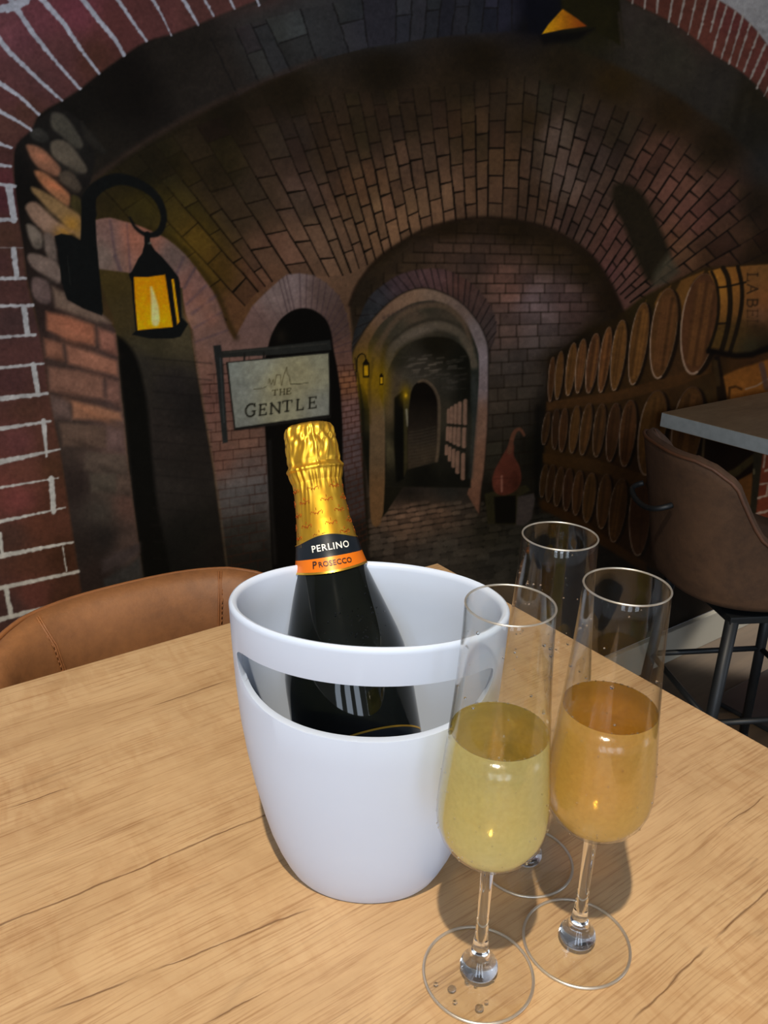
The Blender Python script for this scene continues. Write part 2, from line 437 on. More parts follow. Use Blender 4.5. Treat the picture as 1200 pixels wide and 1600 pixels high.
def joints(F, pairs, sub, length, dark, w=2.2, jit=.10, alpha=.85, start=0, fade=None):
    """Courses of brick between two curves: pairs of (outer, inner) points, each gap split into sub columns."""
    cols = []
    for i in range(len(pairs) - 1):
        (o0, i0), (o1, i1) = pairs[i], pairs[i + 1]
        n = sub[i] if hasattr(sub, '__len__') else sub
        for k in range(n):
            t = k / n
            cols.append((np.array(o0) * (1 - t) + np.array(o1) * t, np.array(i0) * (1 - t) + np.array(i1) * t))
    cols.append((np.array(pairs[-1][0], float), np.array(pairs[-1][1], float)))
    for k in range(len(cols) - 1):
        (oa, ia), (ob, ib) = cols[k], cols[k + 1]
        L = np.hypot(*(ia - oa)); m = max(1, int(round(L / (length * (1.3 if oa[0] < 450 and length > 40 else 1)))))
        off = .5 * (k % 2) + rng.uniform(-.08, .08)
        ts = [0] + [(j + off) / m for j in range(0, m + 1) if 0.02 < (j + off) / m < .98] + [1]
        for a, b in zip(ts[:-1], ts[1:]):
            q = [oa + (ia - oa) * a, ob + (ib - ob) * a, ob + (ib - ob) * b, oa + (ia - oa) * b]
            g = 1 + rng.normal(0, jit)
            tint = rng.normal(0, .0025, 3)
            poly(q, from_field(F, g, tint), 1, 1.5)
            if a > 0:
                fa = fade(*(q[0])) if fade else 1
                stroke([q[0] + (q[1] - q[0]) * .06, q[1]], [w * rng.uniform(.7, 1.7), w * .8], dark, alpha * fa, 1.4)
    for k, (o, i) in enumerate(cols):
        pts = [o + (i - o) * t + rng.normal(0, .5, 2) for t in np.linspace(0, 1, 9)]
        for a in range(8):
            fa = fade(*(pts[a])) if fade else 1
            ww = w * rng.uniform(.7, 1.3)
            stroke(pts[a:a + 2], ww, dark, alpha * fa, 1.4)
    return cols

# --- ground tone
G = field([(200,150,(24,20,17)),(300,100,(28,24,20)),(450,60,(42,41,42)),(600,40,(38,38,43)),(750,25,(38,36,42)),(840,20,(14,13,20)),
 (905,30,(29,25,11)),(950,40,(29,25,11)),(985,60,(46,39,35)),(1050,90,(46,41,35)),(1120,130,(43,38,34)),(1180,190,(38,34,30)),(1200,260,(40,36,34)),
 (230,260,(27,23,14)),(350,190,(27,21,13)),(450,140,(29,22,13)),(600,110,(25,19,11)),(750,90,(27,20,11)),(880,110,(34,26,15)),(960,130,(42,30,13)),
 (1050,180,(40,28,14)),(1120,230,(33,24,13)),(1180,320,(33,24,15)),(1190,400,(36,24,12)),
 (230,330,(40,33,15)),(270,340,(52,42,18)),(305,370,(66,50,20)),(335,430,(62,44,18)),(370,330,(52,40,27)),(345,270,(36,28,17)),(420,400,(86,60,46)),(400,300,(58,44,34)),(460,220,(44,34,28)),(470,300,(70,53,45)),
 (500,380,(102,76,60)),(455,400,(92,66,52)),(520,230,(54,39,27)),(560,290,(84,59,41)),(600,340,(102,74,53)),(570,200,(44,33,22)),(650,250,(76,55,43)),(640,180,(46,34,24)),(700,300,(100,72,54)),
 (730,190,(60,43,28)),(720,140,(36,27,17)),(780,250,(76,54,37)),(790,300,(78,55,41)),(830,310,(66,46,34)),(830,190,(50,37,22)),(870,210,(92,74,66)),(855,160,(52,42,32)),(880,280,(86,68,60)),(930,190,(50,38,30)),(930,240,(72,54,47)),
 (900,350,(76,54,46)),(960,210,(46,35,26)),(1030,240,(80,52,42)),(1060,290,(96,62,52)),(1080,340,(98,62,52)),(1130,310,(76,50,40)),(1140,360,(70,46,34)),(1060,390,(94,62,44)),(1110,400,(56,36,24)),
 (940,430,(88,56,52)),(960,390,(86,56,48)),(380,480,(84,56,36)),(430,430,(92,62,46)),(0,1000,(50,34,28)),(300,1000,(22,20,18)),(700,1000,(26,24,21)),(1000,1000,(14,11,9)),(1200,1000,(30,20,14)),(-100,300,(76,46,44)),(1300,300,(60,48,44))])
IMG[:] = G
DK = c8(15, 10, 6)

# --- the great vault
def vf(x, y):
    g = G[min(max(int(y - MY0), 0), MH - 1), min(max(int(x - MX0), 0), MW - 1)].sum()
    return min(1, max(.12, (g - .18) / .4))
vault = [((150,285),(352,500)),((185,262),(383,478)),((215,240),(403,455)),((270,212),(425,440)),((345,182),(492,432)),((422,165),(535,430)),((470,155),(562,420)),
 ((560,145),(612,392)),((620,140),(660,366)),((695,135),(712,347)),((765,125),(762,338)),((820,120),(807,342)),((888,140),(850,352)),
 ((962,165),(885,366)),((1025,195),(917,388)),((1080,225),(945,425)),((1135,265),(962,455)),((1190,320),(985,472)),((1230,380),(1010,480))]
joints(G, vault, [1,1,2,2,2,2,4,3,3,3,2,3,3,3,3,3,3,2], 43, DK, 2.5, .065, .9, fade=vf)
# inner lip of the vault
arch_in = smooth([(546,476),(560,442),(590,405),(625,380),(665,358),(710,345),(760,340),(810,345),(852,355),(890,373),(925,400),(950,435),(965,465),(976,492)], 5)
# deep niche on the right of the vault
poly(smooth([(956,300),(966,287),(990,291),(1009,310),(1021,335),(1034,362),(1045,388),(1046,402),(1032,425),(1020,442),(1006,430),(988,388),(973,350),(960,325)],3,True), c8(33,26,16), 1, 9)
poly([(1022,425),(1045,395),(1062,425),(1040,445),(1018,450)], c8(64,58,46), .8, 10)
# olive lamp glow on the vault
blob(300,385,60,45,c8(92,68,18),.35,.7); blob(230,320,40,25,c8(60,50,16),.4)

# --- shadowed outer arch
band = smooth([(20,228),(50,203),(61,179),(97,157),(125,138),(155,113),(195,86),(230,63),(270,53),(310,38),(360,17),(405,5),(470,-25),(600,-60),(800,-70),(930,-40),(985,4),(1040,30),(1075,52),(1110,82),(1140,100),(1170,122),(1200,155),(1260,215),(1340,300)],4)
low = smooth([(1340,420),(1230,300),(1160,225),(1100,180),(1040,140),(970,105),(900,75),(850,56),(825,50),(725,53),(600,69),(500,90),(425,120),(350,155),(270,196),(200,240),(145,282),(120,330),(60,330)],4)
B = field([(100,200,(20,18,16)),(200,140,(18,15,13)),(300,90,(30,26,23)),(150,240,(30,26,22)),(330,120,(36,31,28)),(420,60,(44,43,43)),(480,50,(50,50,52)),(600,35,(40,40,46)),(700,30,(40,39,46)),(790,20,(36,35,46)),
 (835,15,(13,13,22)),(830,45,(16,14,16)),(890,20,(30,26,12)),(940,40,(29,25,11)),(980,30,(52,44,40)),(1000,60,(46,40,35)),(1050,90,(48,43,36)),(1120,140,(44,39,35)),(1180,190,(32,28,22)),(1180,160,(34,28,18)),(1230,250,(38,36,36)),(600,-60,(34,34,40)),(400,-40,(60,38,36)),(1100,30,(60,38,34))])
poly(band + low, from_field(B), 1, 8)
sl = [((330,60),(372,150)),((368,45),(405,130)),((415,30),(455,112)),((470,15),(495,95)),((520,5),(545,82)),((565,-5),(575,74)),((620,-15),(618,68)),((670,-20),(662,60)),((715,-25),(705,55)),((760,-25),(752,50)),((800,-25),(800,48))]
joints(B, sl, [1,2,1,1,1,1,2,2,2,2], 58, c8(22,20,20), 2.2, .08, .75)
stroke(smooth([(140,284),(200,240),(270,196),(350,155),(425,121),(500,92)],4), [10,7], c8(50,38,33), .7, 8)
for i in range(9):
    x = 1000 + i * 21; y = 35 + i * 15
    stroke([(x, y), (x - 9, y + 55)], 9, c8(50, 45, 38), .35, 9)
poly([(968,0),(975,75),(905,32),(868,8),(870,-40),(968,-40)], c8(29,25,10), 1, 4)
stroke([(967,20),(972,72)], 4, c8(52,42,38), .8, 4)
poly([(820,-40),(872,-40),(878,16),(846,54),(826,50)], c8(13,13,20), .9, 7)
poly([(842,56),(930,44),(905,62),(850,70)], c8(10,8,8), .8, 8)
LT = part('painted_lamp_light')
poly([(847,53),(857,38),(879,14),(900,28),(917,41),(880,46)], lambda X, Y: np.stack([np.clip(.78 - (X-850)/230,0,1), np.clip(.55 - (X-850)/190,0,1), np.full(X.shape,.06)], -1), 1, 2, LT)

# --- rear brick wall inside the arch
R = field([(600,400,(40,30,18)),(700,360,(34,24,13)),(800,365,(32,23,12)),(700,385,(58,42,34)),(780,395,(58,42,34)),(860,390,(42,30,18)),(920,420,(34,24,12)),(950,470,(30,20,10)),
 (780,430,(84,58,50)),(800,455,(84,58,50)),(830,470,(98,80,82)),(850,485,(96,78,78)),(880,470,(80,60,58)),(900,490,(66,48,44)),(850,510,(78,64,62)),(930,520,(36,26,14)),(790,520,(76,58,52)),(840,540,(64,54,52)),(800,570,(54,46,42)),(860,560,(34,26,18)),
 (780,620,(56,46,38)),(820,600,(50,42,36)),(800,660,(44,37,30)),(840,700,(16,14,9)),(780,720,(36,32,25)),(860,640,(18,14,9)),(760,780,(18,16,12)),(620,420,(46,34,24)),(570,460,(34,26,18)),(740,420,(56,42,36)),(740,440,(60,44,38)),(800,800,(22,21,17))])
poly(arch_in + [(980,560),(870,800),(840,850),(570,850),(560,600)], from_field(R), 1, 5)
RW = np.array(arch_in + [(980,560),(870,850),(560,850),(552,560)])
def inside(px, py):
    a = RW; b = np.roll(RW, -1, 0)
    c = ((a[:,1] > py) != (b[:,1] > py)) & (px < (b[:,0]-a[:,0]) * (py-a[:,1]) / (b[:,1]-a[:,1] + 1e-9) + a[:,0])
    return c.sum() % 2 == 1
y = 350
rowk = 0
while y < 800:
    h = 15.5 if y < 480 else 19 + (y - 480) * .012
    x = 556 + (rowk % 2) * 14 + rng.uniform(-4, 4)
    while x < 960:
        w = rng.uniform(26, 34)
        cx, cy = x + w / 2, y + h / 2
        if all(inside(qx, qy) for qx in (x - 3, x + w + 3) for qy in (y - 4, y + h)) and not (cx > 850 + max(0, (560 - cy)) * 1.1):
            tl = -.04 * (y - 430) / 100
            yy = lambda xx: y + (xx - 760) * tl
            g = 1 + rng.normal(0, .09)
            poly([(x+1, yy(x)+1.5), (x+w-1, yy(x+w)+1.5), (x+w-1, yy(x+w)+h-1), (x+1, yy(x)+h-1)], from_field(R, 1.10 * g), .9, 3)
            stroke([(x, yy(x)+h), (x+w, yy(x+w)+h)], rng.uniform(1.4, 2.6), c8(22,15,8), .65, 2)
            stroke([(x, yy(x)+1), (x, yy(x)+h)], 1.8, c8(22,15,8), .55, 2)
        x += w
    y += h; rowk += 1
poly(arch_in[8:] + [(995,520),(880,640),(862,560),(905,520),(950,500),(955,470),(935,430),(905,402),(870,385),(800,372),(730,366),(640,378),(600,405)], c8(27,18,8), .55, 14)
stroke(arch_in, [4,3], c8(22,14,8), .7, 5)

# --- street of the cellar
FL = field([(600,850,(44,38,34)),(640,800,(74,56,46)),(690,800,(66,50,40)),(620,820,(70,54,44)),(720,800,(46,38,32)),(760,830,(32,29,23)),(820,850,(32,30,26)),(700,860,(40,36,32)),(780,880,(34,32,29)),(660,880,(40,36,33)),
 (640,770,(22,19,15)),(700,745,(20,18,14)),(650,755,(46,38,34)),(700,770,(34,32,29)),(570,890,(26,23,19)),(850,860,(14,13,11)),(900,900,(22,18,16)),(700,950,(22,21,19)),(950,900,(14,12,10))])
poly([(640,712),(682,718),(700,735),(735,762),(752,806),(762,800),(842,815),(900,850),(1080,960),(1200,1060),(1200,1100),(400,1100),(540,890),(572,850),(586,822),(604,800),(622,752),(636,734)], from_field(FL), 1, 4)
for r in range(16):
    yb = 787 + r * 7.2 + r * r * .14
    x = 590 - r * 8 + (r % 2) * 7; xe = 748 + r * 26
    while x < min(xe, 1010):
        w = rng.uniform(11, 17) * (1 + r * .05); h = 5 + r * .5
        sl_ = -.16
        yy = yb + (x - 640) * sl_ + rng.uniform(-1, 1)
        if yy > 783 or x < 650:
            poly(smooth([(x, yy), (x + w - 2.5, yy + w * sl_), (x + w - 2, yy + h + w * sl_), (x + 1, yy + h)], 2, True), from_field(FL, rng.uniform(1.05, 1.6)), .8, 2)
            stroke([(x, yy + h + 1), (x + w, yy + h + 1 + w * sl_)], 1.6, c8(13,11,8), .7, 2)
        x += w

# --- brick ring and nested arches of the tunnel
ring_o = smooth([(548,548),(556,512),(576,466),(600,444),(620,431),(644,423),(668,420),(692,421),(712,428),(732,440),(752,458),(768,482),(776,508),(772,530)],5)
pale_o = smooth([(552,600),(550,556),(566,522),(580,502),(600,480),(620,464),(640,454),(660,450),(680,453),(696,459),(712,467),(728,480),(740,494),(752,512),(760,532),(763,552),(763,600),(762,660),(757,730),(752,766),(749,805)],4)
pale_i = smooth([(730,772),(737,740),(743,665),(748,600),(748,560),(744,540),(734,516),(724,500),(712,486),(698,476),(680,470),(664,470),(644,474),(624,484),(606,496),(592,510),(582,526),(575,545),(578,600),(600,640),(599,800),(582,820),(577,765),(577,640),(566,600)],3)
RG = field([(560,500,(34,34,36)),(590,460,(44,42,46)),(640,435,(70,50,50)),(620,445,(60,46,50)),(680,430,(78,54,54)),(720,445,(72,48,42)),(745,470,(66,48,44)),(770,510,(60,48,46)),(780,560,(52,42,38)),(590,485,(38,38,40))])
TR = part('painted_brick_ring')
poly(ring_o + pale_o[::-1][len(pale_o)//4:], from_field(RG), 1, 3, TR)
n = 26
for k in range(n):
    t = k / (n - 1)
    a = ring_o[int(t * (len(ring_o) - 1))]
    m = 8 + int(t * 52); b = pale_o[min(m, len(pale_o) - 1)]
    stroke([a, b], 1.8, c8(24,18,18), .75, 1.8)
    if rng.uniform() < .6:
        c = (a + b) / 2
        blob(c[0] + 4, c[1], 5, 9, from_field(RG, rng.uniform(1.1, 1.35)), .6)
PA = field([(552,560,(84,62,30)),(570,530,(88,64,44)),(600,490,(104,78,62)),(640,462,(118,90,72)),(680,460,(110,88,74)),(720,480,(104,84,76)),(745,520,(108,94,94)),(755,560,(118,104,108)),(755,600,(114,98,100)),
 (755,650,(110,80,66)),(750,720,(106,74,58)),(745,790,(98,66,52)),(582,640,(94,74,56)),(590,700,(84,66,48)),(590,780,(94,68,44)),(570,600,(104,78,24))])
IN = field([(560,640,(20,20,12)),(570,700,(16,15,9)),(590,600,(66,50,12)),(600,560,(62,50,30)),(620,520,(56,50,40)),(660,480,(40,38,30)),(700,485,(62,52,42)),(650,490,(78,62,50)),(740,560,(32,34,30)),(742,620,(36,38,34)),
 (738,700,(40,38,30)),(730,540,(44,40,32)),(620,740,(20,18,12)),(600,620,(70,54,12)),(680,560,(26,24,16)),(720,740,(34,32,26)),(608,660,(72,62,44)),(570,780,(18,16,10))])
TU = part('painted_tunnel')
inner_all = pale_o + [(735,762),(640,745),(604,800),(586,822)]
poly(inner_all, from_field(IN), 1, 2, TU)
PL = part('painted_stone_arch')
poly(pale_o + pale_i, from_field(PA), 1, 2, PL)
stroke(pale_o, 2.5, c8(26,20,16), .6, 3)
for k in range(12):
    a = 575 + k * 9; blob(600 + k * 7, 497 - k * 3.4 + (k * k) * .1, 3, 3.5, c8(50,38,36), .6)
# second and third arch
a2 = smooth([(586,640),(586,562),(600,526),(620,499),(644,483),(668,477),(696,479),(716,494),(728,512),(735,545)],4)
a3 = smooth([(603,640),(606,550),(626,522),(652,506),(680,499),(704,504),(720,516),(732,537),(738,560)],4)
a4 = smooth([(604,760),(602,640),(602,602),(610,572),(624,550),(644,535),(670,527),(700,528),(720,540),(732,558),(735,580),(735,620),(735,762)],4)
stroke(a2, [10,16,17,17,16,14,12,9] + [8] * (len(a2) - 8), c8(84,66,52), .85, 5)
stroke(a3, 5, c8(44,38,30), .8, 4)
stroke([p + np.array([2, 10]) for p in a3], 13, c8(86,74,62), .8, 6)
blob(655,520,30,8,c8(104,90,80),.5,-.35)
poly(a4, c8(34,30,23), 1, 4)
IN2 = field([(620,560,(40,36,26)),(680,542,(20,16,8)),(722,570,(16,15,9)),(660,570,(50,44,37)),(620,600,(66,54,44)),(640,590,(60,54,46)),(700,600,(44,40,34)),(728,610,(15,14,9)),(693,650,(48,42,33)),(720,690,(36,33,27)),
   (606,640,(74,60,46)),(610,700,(70,62,44)),(626,690,(9,8,5)),(633,650,(44,38,18)),(700,720,(26,24,18)),(715,745,(16,15,11)),(660,745,(14,13,9)),(620,757,(22,20,14))],6)
poly(a4, from_field(IN2), 1, 3)
for k in range(70):
    x = rng.uniform(622, 722); yb = 556 + rng.uniform(0, 1) * 55
    if (x - 662) ** 2 / 26 ** 2 + (yb - 622) ** 2 / 32 ** 2 < 1: continue
    br = math.exp(-((x - 662) ** 2 / 900 + (yb - 572) ** 2 / 260))
    l = rng.uniform(6, 14)
    stroke([(x, yb), (x + l, yb - l * .12)], rng.uniform(1.5, 3), c8(60 + 50 * br, 54 + 42 * br, 48 + 36 * br), .35 + .35 * br, 2)
# strips left of the far door
poly([(616,622),(630,610),(632,700),(631,748),(619,754),(616,700)], c8(9,8,5), .95, 3)
poly([(631,610),(640,606),(637,660),(637,730),(631,745)], c8(48,42,24), .9, 3)
blob(633,616,9,16,c8(120,92,10),.8); blob(634,618,2.5,4,c8(220,170,30),.9)
stroke([(635,640),(637,665)], 3, c8(130,122,108), .8, 2)
far = smooth([(637,734),(637,674),(640,627),(645,606),(654,597),(664,595),(675,603),(682,615),(686,634),(685,695),(682,720)],4)
FD = part('painted_doorway')
poly(far, lambda X, Y: np.stack([.05 + np.clip((Y-620)/600,0,.13), .035 + np.clip((Y-620)/700,0,.11), .02 + np.clip((Y-620)/800,0,.09)], -1), 1, 2, FD)
for k in range(12):
    yy = 672 + k * 5
    stroke([(640, yy + 3), (655, yy + 1), (680, yy - 5)], 2, c8(58,50,40), .5, 2)
stroke(far[16:], [3,4,5,5,5,5,5] + [5] * (len(far[16:]) - 7), c8(84,68,54), .8, 2)
stroke([(740,590),(743,640),(735,745)], 6, c8(46,46,44), .7, 6)
# far casks in the tunnel
for r, (t0, t1, b0, b1) in enumerate([(638,624,662,664),(666,668,690,700),(694,708,712,750)]):
    pid = part('painted_cask')
    for k, x in enumerate([701,706,712,718.5,727]):
        t = k / 4
        ya = t0 + (t1 - t0) * t; yb = b0 + (b1 - b0) * t
        xx = x - r * 1.6
        stroke([(xx, ya + 3), (xx - .5, yb - 3)], 5.4 + t * 1.6, c8(118,88,74), .9, 1.5, pid)
        stroke([(xx + 2.6 + t * .5, ya + 3), (xx + 2.2, yb - 3)], 1.2, c8(52,40,32), .8, 1.2)
stroke([(700,664),(729,666)], 2.5, c8(28,22,16), .9, 1.5); stroke([(698,690),(712,699),(727,704)], 2.5, c8(24,20,14), .9, 1.5)
# small street lanterns
def small_lantern(x, y, s, arm):
    p = part('painted_lantern')
    if arm:
        stroke(smooth([(x-15*s, y+6*s),(x-14*s, y-14*s),(x-8*s,y-22*s),(x-2*s,y-20*s),(x,y-12*s)],4), 1.8*s, c8(18,14,6), 1, 1, p)
        poly(smooth([(x-23*s,y+8*s),(x-16*s,y+6*s),(x-15*s,y+22*s),(x-20*s,y+29*s),(x-24*s,y+22*s)],3,True), c8(16,12,8), 1, 1.5, p)
    poly([(x-1*s,y-14*s),(x+1*s,y-14*s),(x+6*s,y-6*s),(x-6*s,y-6*s)], c8(18,14,6), 1, 1, p)
    poly([(x-5*s,y-6*s),(x+5*s,y-6*s),(x+5*s,y+15*s),(x-5*s,y+15*s)], c8(20,15,4), 1, 1, p)
    poly([(x-3.4*s,y-4*s),(x+3*s,y-4*s),(x+3.5*s,y+12*s),(x-3*s,y+12*s)], c8(170,125,14), 1, 1, p)
blob(578,590,24,44,c8(136,100,4),.75); blob(597,600,14,36,c8(120,90,4),.6)
stroke([(583,560),(577,600),(578,660)], 5, c8(60,46,18), .5, 4)
small_lantern(572,575,1.0,True); small_lantern(596,592,.62,False)

# --- brick pier between door and tunnel, door arch, sign wall
S = field([(380,500,(100,76,72)),(430,450,(112,94,92)),(460,440,(118,100,100)),(500,450,(84,66,62)),(530,500,(72,54,50)),(540,560,(92,64,56)),(545,600,(118,76,52)),(550,640,(98,72,70)),(555,700,(74,60,62)),(556,780,(52,44,44)),(560,840,(26,22,18)),
 (340,540,(104,78,72)),(320,560,(112,80,70)),(330,620,(96,66,60)),(380,690,(100,72,62)),(350,720,(92,64,56)),(390,730,(84,70,68)),(360,780,(68,62,62)),(400,760,(74,70,72)),(380,830,(40,38,36)),(360,880,(28,25,22)),(400,880,(26,24,22)),
 (300,500,(118,86,78)),(310,440,(112,80,74)),(270,400,(98,80,76)),(340,500,(104,76,68)),(180,370,(110,84,80)),(205,370,(142,90,74)),(225,375,(140,90,76)),(160,400,(104,88,82)),(290,460,(126,84,74))])
poly([(366,530),(382,500),(394,478),(414,458),(436,438),(448,429),(468,427),(490,430),(510,442),(530,462),(542,490),(547,520),(551,566),(556,590),(562,640),(566,740),(574,850),(584,900),(340,900),(352,880),(335,740),(320,650),(300,530),(330,520)], from_field(S), 1, 3)
def courses(xa, xb, y0, y1, h, w, F, slope0, slope1, dark, al=.7):
    y = y0; k = 0
    while y < y1:
        t = (y - y0) / (y1 - y0); s_ = slope0 + (slope1 - slope0) * t
        x = xa(y) + (k % 2) * w * .5 - w
        x_e = xb(y)
        stroke([(xa(y), y), (x_e, y + (x_e - xa(y)) * s_)], 1.7, dark, al, 1.6)
        while x < x_e:
            if x > xa(y) + 2:
                stroke([(x, y + (x - xa(y)) * s_), (x + .6, y + h + (x - xa(y)) * s_)], 1.5, dark, al * .9, 1.6)
                g = rng.uniform(.9, 1.25)
                if rng.uniform() < .5 and x + w < x_e:
                    poly([(x+1,y+2+(x-xa(y))*s_),(x+w-2,y+2+(x+w-xa(y))*s_),(x+w-2,y+h-1+(x+w-xa(y))*s_),(x+1,y+h-1+(x-xa(y))*s_)], from_field(F, g), .6, 3)
            x += w * rng.uniform(.85, 1.15)
        y += h; k += 1
courses(lambda y: 524 + (y-560)*.06 if y < 700 else 533 + (y-700)*.05, lambda y: 553 + (y-560)*.11 if y < 680 else 566 + (y-680)*.05, 572, 860, 9.2, 13, S, -.10, -.45, c8(52,28,20), .75)
courses(lambda y: 296 + (y-520)*.19 if y < 700 else 331 + (y-700)*.11, lambda y: 416, 556, 890, 15, 30, S, -.03, -.2, c8(44,26,20), .7)
blob(368,770,22,40,c8(84,84,88),.4)
# voussoirs of the door arch
vo = [(366,528),(382,500),(394,478),(414,458),(436,438),(448,430),(468,427),(490,430),(510,442),(530,462),(542,490),(547,520),(550,548)]
vi = [(412,548),(419,538),(426,522),(436,503),(450,490),(460,484),(470,481),(486,483),(502,492),(512,504),(518,520),(521,536),(523,552)]
for k in range(2, 13):
    for t in ((0, .5) if k in (3,4,6,7,8,9,10,11) else (0,)):
        if k + 1 > 12 and t: continue
        a = np.array(vo[k]) * (1 - t) + np.array(vo[min(k+1,12)]) * t; b = np.array(vi[k]) * (1 - t) + np.array(vi[min(k+1,12)]) * t
        stroke([a, b], 1.8, c8(58,44,48), .6 if k > 3 else .25, 2)
DR = part('painted_door_opening')
poly(smooth([(418,545),(424,524),(436,502),(452,488),(468,482),(486,483),(502,492),(512,504),(518,522),(521,545),(526,570)],4) + [(532,610),(535,660),(536,720),(541,790),(548,900),(426,900),(419,760),(414,668),(412,620),(414,560)], c8(10,8,6), 1, 2.5, DR)
blob(440,525,10,12,c8(34,28,20),.6)
stroke([(421,690),(424,780),(430,880)], 5, c8(34,32,32), .5, 5)
# dark slit beside the pier
stroke([(555,560),(563,610),(567,640),(569,740),(576,850)], [2,4], c8(18,16,10), .7, 3)

# --- lantern niche with its arch
NI = field([(180,440,(62,50,24)),(190,490,(56,46,26)),(240,540,(52,46,32)),(280,530,(66,58,42)),(230,570,(40,36,32)),(270,600,(34,30,29)),(300,640,(26,23,22)),(260,680,(36,31,29)),(300,720,(30,26,24)),(270,760,(34,30,28)),(300,850,(20,19,17)),(330,860,(24,21,19)),(270,880,(18,17,16)),(160,360,(34,28,12)),(200,340,(44,38,14)),(240,330,(50,42,16))])
ring = smooth([(148,344),(170,340),(190,345),(215,352),(243,364),(262,374),(287,395),(305,417),(322,440),(335,459),(346,484),(356,512),(366,530)],4)
poly(ring + [(345,560),(312,600),(304,540),(300,515),(290,490),(285,460),(240,425),(200,428),(162,428),(150,420)], from_field(S), 1, 3)
for a, b, w in [((172,344),(180,400),3),((180,400),(190,428),6),((198,350),(204,425),3),((240,398),(250,412),7),((287,402),(275,430),4),((305,418),(288,450),4),((322,446),(292,475),4),((338,462),(300,490),5),((346,488),(304,512),3),((356,516),(306,534),2.5)]:
    stroke([a, b], w, c8(72,58,66), .6, 4)
for x, y, c in [(210,375,(150,94,76)),(195,360,(142,90,74)),(228,392,(140,92,76)),(318,475,(140,92,74)),(330,498,(130,84,70)),(305,455,(118,84,78)),(296,500,(140,100,80))]:
    blob(x, y, 12, 12, c8(*c), .5)
stroke([p + np.array([3, -3]) for p in ring[14:]], [5,9], c8(38,28,10), .6, 7)
NP = part('painted_niche')
poly([(151,420),(200,426),(285,450),(286,492),(297,512),(303,555),(319,650),(334,740),(344,820),(353,892),(226,900),(205,760),(192,640),(182,540),(178,500),(166,470)], from_field(NI), 1, 3, NP)
stroke([(300,515),(306,556),(321,650),(336,740),(347,822),(355,890)], 3, c8(76,62,48), .55, 3)
poly(smooth([(182,524),(196,533),(212,556),(222,590),(231,640),(238,720),(248,800),(268,900)],4) + [(226,905),(208,780),(198,680),(189,600)], c8(11,10,8), 1, 7)
for yy in range(560, 880, 26):
    stroke([(240, yy), (330, yy + 8)], 2, c8(22,19,18), .5, 3)

# --- rough stone pier on the left
P = field([(60,300,(16,14,13)),(100,340,(24,20,18)),(100,250,(26,24,23)),(110,420,(26,20,18)),(80,480,(40,30,28)),(120,520,(64,48,44)),(90,600,(58,44,40)),(170,600,(66,50,48)),(110,680,(52,42,38)),(170,690,(84,64,60)),(120,760,(38,30,28)),(170,750,(66,56,50)),
 (160,800,(52,46,42)),(195,790,(76,54,48)),(130,850,(34,28,26)),(165,840,(30,26,25)),(200,850,(66,52,48)),(150,900,(36,28,26)),(210,900,(46,40,38))])
pier_r = [(127,300),(130,345),(128,380),(150,470),(160,492),(170,500),(180,515),(184,560),(189,620),(194,660),(200,730),(208,790),(216,850),(224,905),(260,1100)]
poly([(22,228),(60,186),(90,165),(130,190),(150,245),(140,290)] + pier_r + [(150,1100),(128,940),(118,860),(107,793),(93,702),(80,640),(70,568),(58,500),(42,435),(36,387),(28,345),(22,280)], from_field(P), 1, 4)
stones = [([(82,176),(100,180),(116,200),(130,225),(120,232),(98,214),(80,197)],(66,62,56)),([(126,190),(140,205),(165,235),(158,240),(135,218)],(36,33,30)),
 ([(47,205),(62,200),(76,212),(70,222),(52,218)],(46,44,42)),
 ([(42,226),(62,230),(80,246),(94,262),(92,275),(75,271),(56,258),(44,237)],(124,84,66)),([(81,221),(105,222),(131,254),(135,269),(120,269),(98,256),(81,241)],(84,75,66)),
 ([(94,269),(112,269),(127,292),(120,301),(106,292),(94,282)],(68,58,50)),([(54,267),(71,271),(92,289),(109,305),(107,322),(90,312),(62,284)],(138,90,64)),
 ([(112,305),(126,312),(127,334),(112,326)],(58,50,28)),
 ([(51,292),(75,303),(100,320),(126,339),(126,374),(112,362),(90,340),(62,312),(50,299)],(118,92,62)),([(40,322),(56,316),(84,342),(116,361),(105,366),(81,371),(62,356),(47,339)],(124,98,84)),
 ([(41,352),(54,354),(66,369),(64,387),(51,384)],(108,96,88)),([(68,367),(84,371),(89,412),(75,404)],(98,84,78)),([(44,397),(66,399),(94,417),(94,442),(79,436),(49,416)],(104,88,82)),
 ([(51,434),(75,442),(79,470),(67,474),(52,462)],(96,78,76)),([(81,447),(101,457),(105,470),(135,483),(163,494),(174,505),(150,503),(86,480)],(102,83,73)),
 ([(72,487),(110,496),(147,508),(148,540),(110,533),(73,515)],(140,88,68)),([(153,512),(180,522),(183,555),(157,545)],(128,84,72)),([(68,528),(97,537),(100,563),(72,558)],(124,82,66)),
 ([(103,538),(140,550),(183,564),(184,588),(107,568)],(132,88,72)),([(75,573),(120,579),(160,590),(163,624),(117,618),(77,610)],(114,80,68)),([(167,592),(186,597),(188,634),(167,625)],(108,76,68)),
 ([(114,627),(150,634),(188,645),(190,657),(113,655)],(134,92,72)),([(78,617),(108,627),(112,657),(84,653)],(86,68,64)),([(92,660),(165,666),(166,700),(98,696)],(82,64,56)),([(168,668),(192,673),(194,706),(168,702)],(88,68,66)),
 ([(132,705),(196,711),(199,738),(132,734)],(72,60,54)),([(140,740),(180,741),(182,768),(142,768)],(64,56,50)),([(184,742),(203,744),(205,775),(184,770)],(70,56,50)),([(159,875),(190,860),(219,848),(219,862),(190,884),(159,896)],(52,44,44)),([(162,905),(200,886),(218,870),(221,900),(222,920),(165,925)],(44,42,42))]
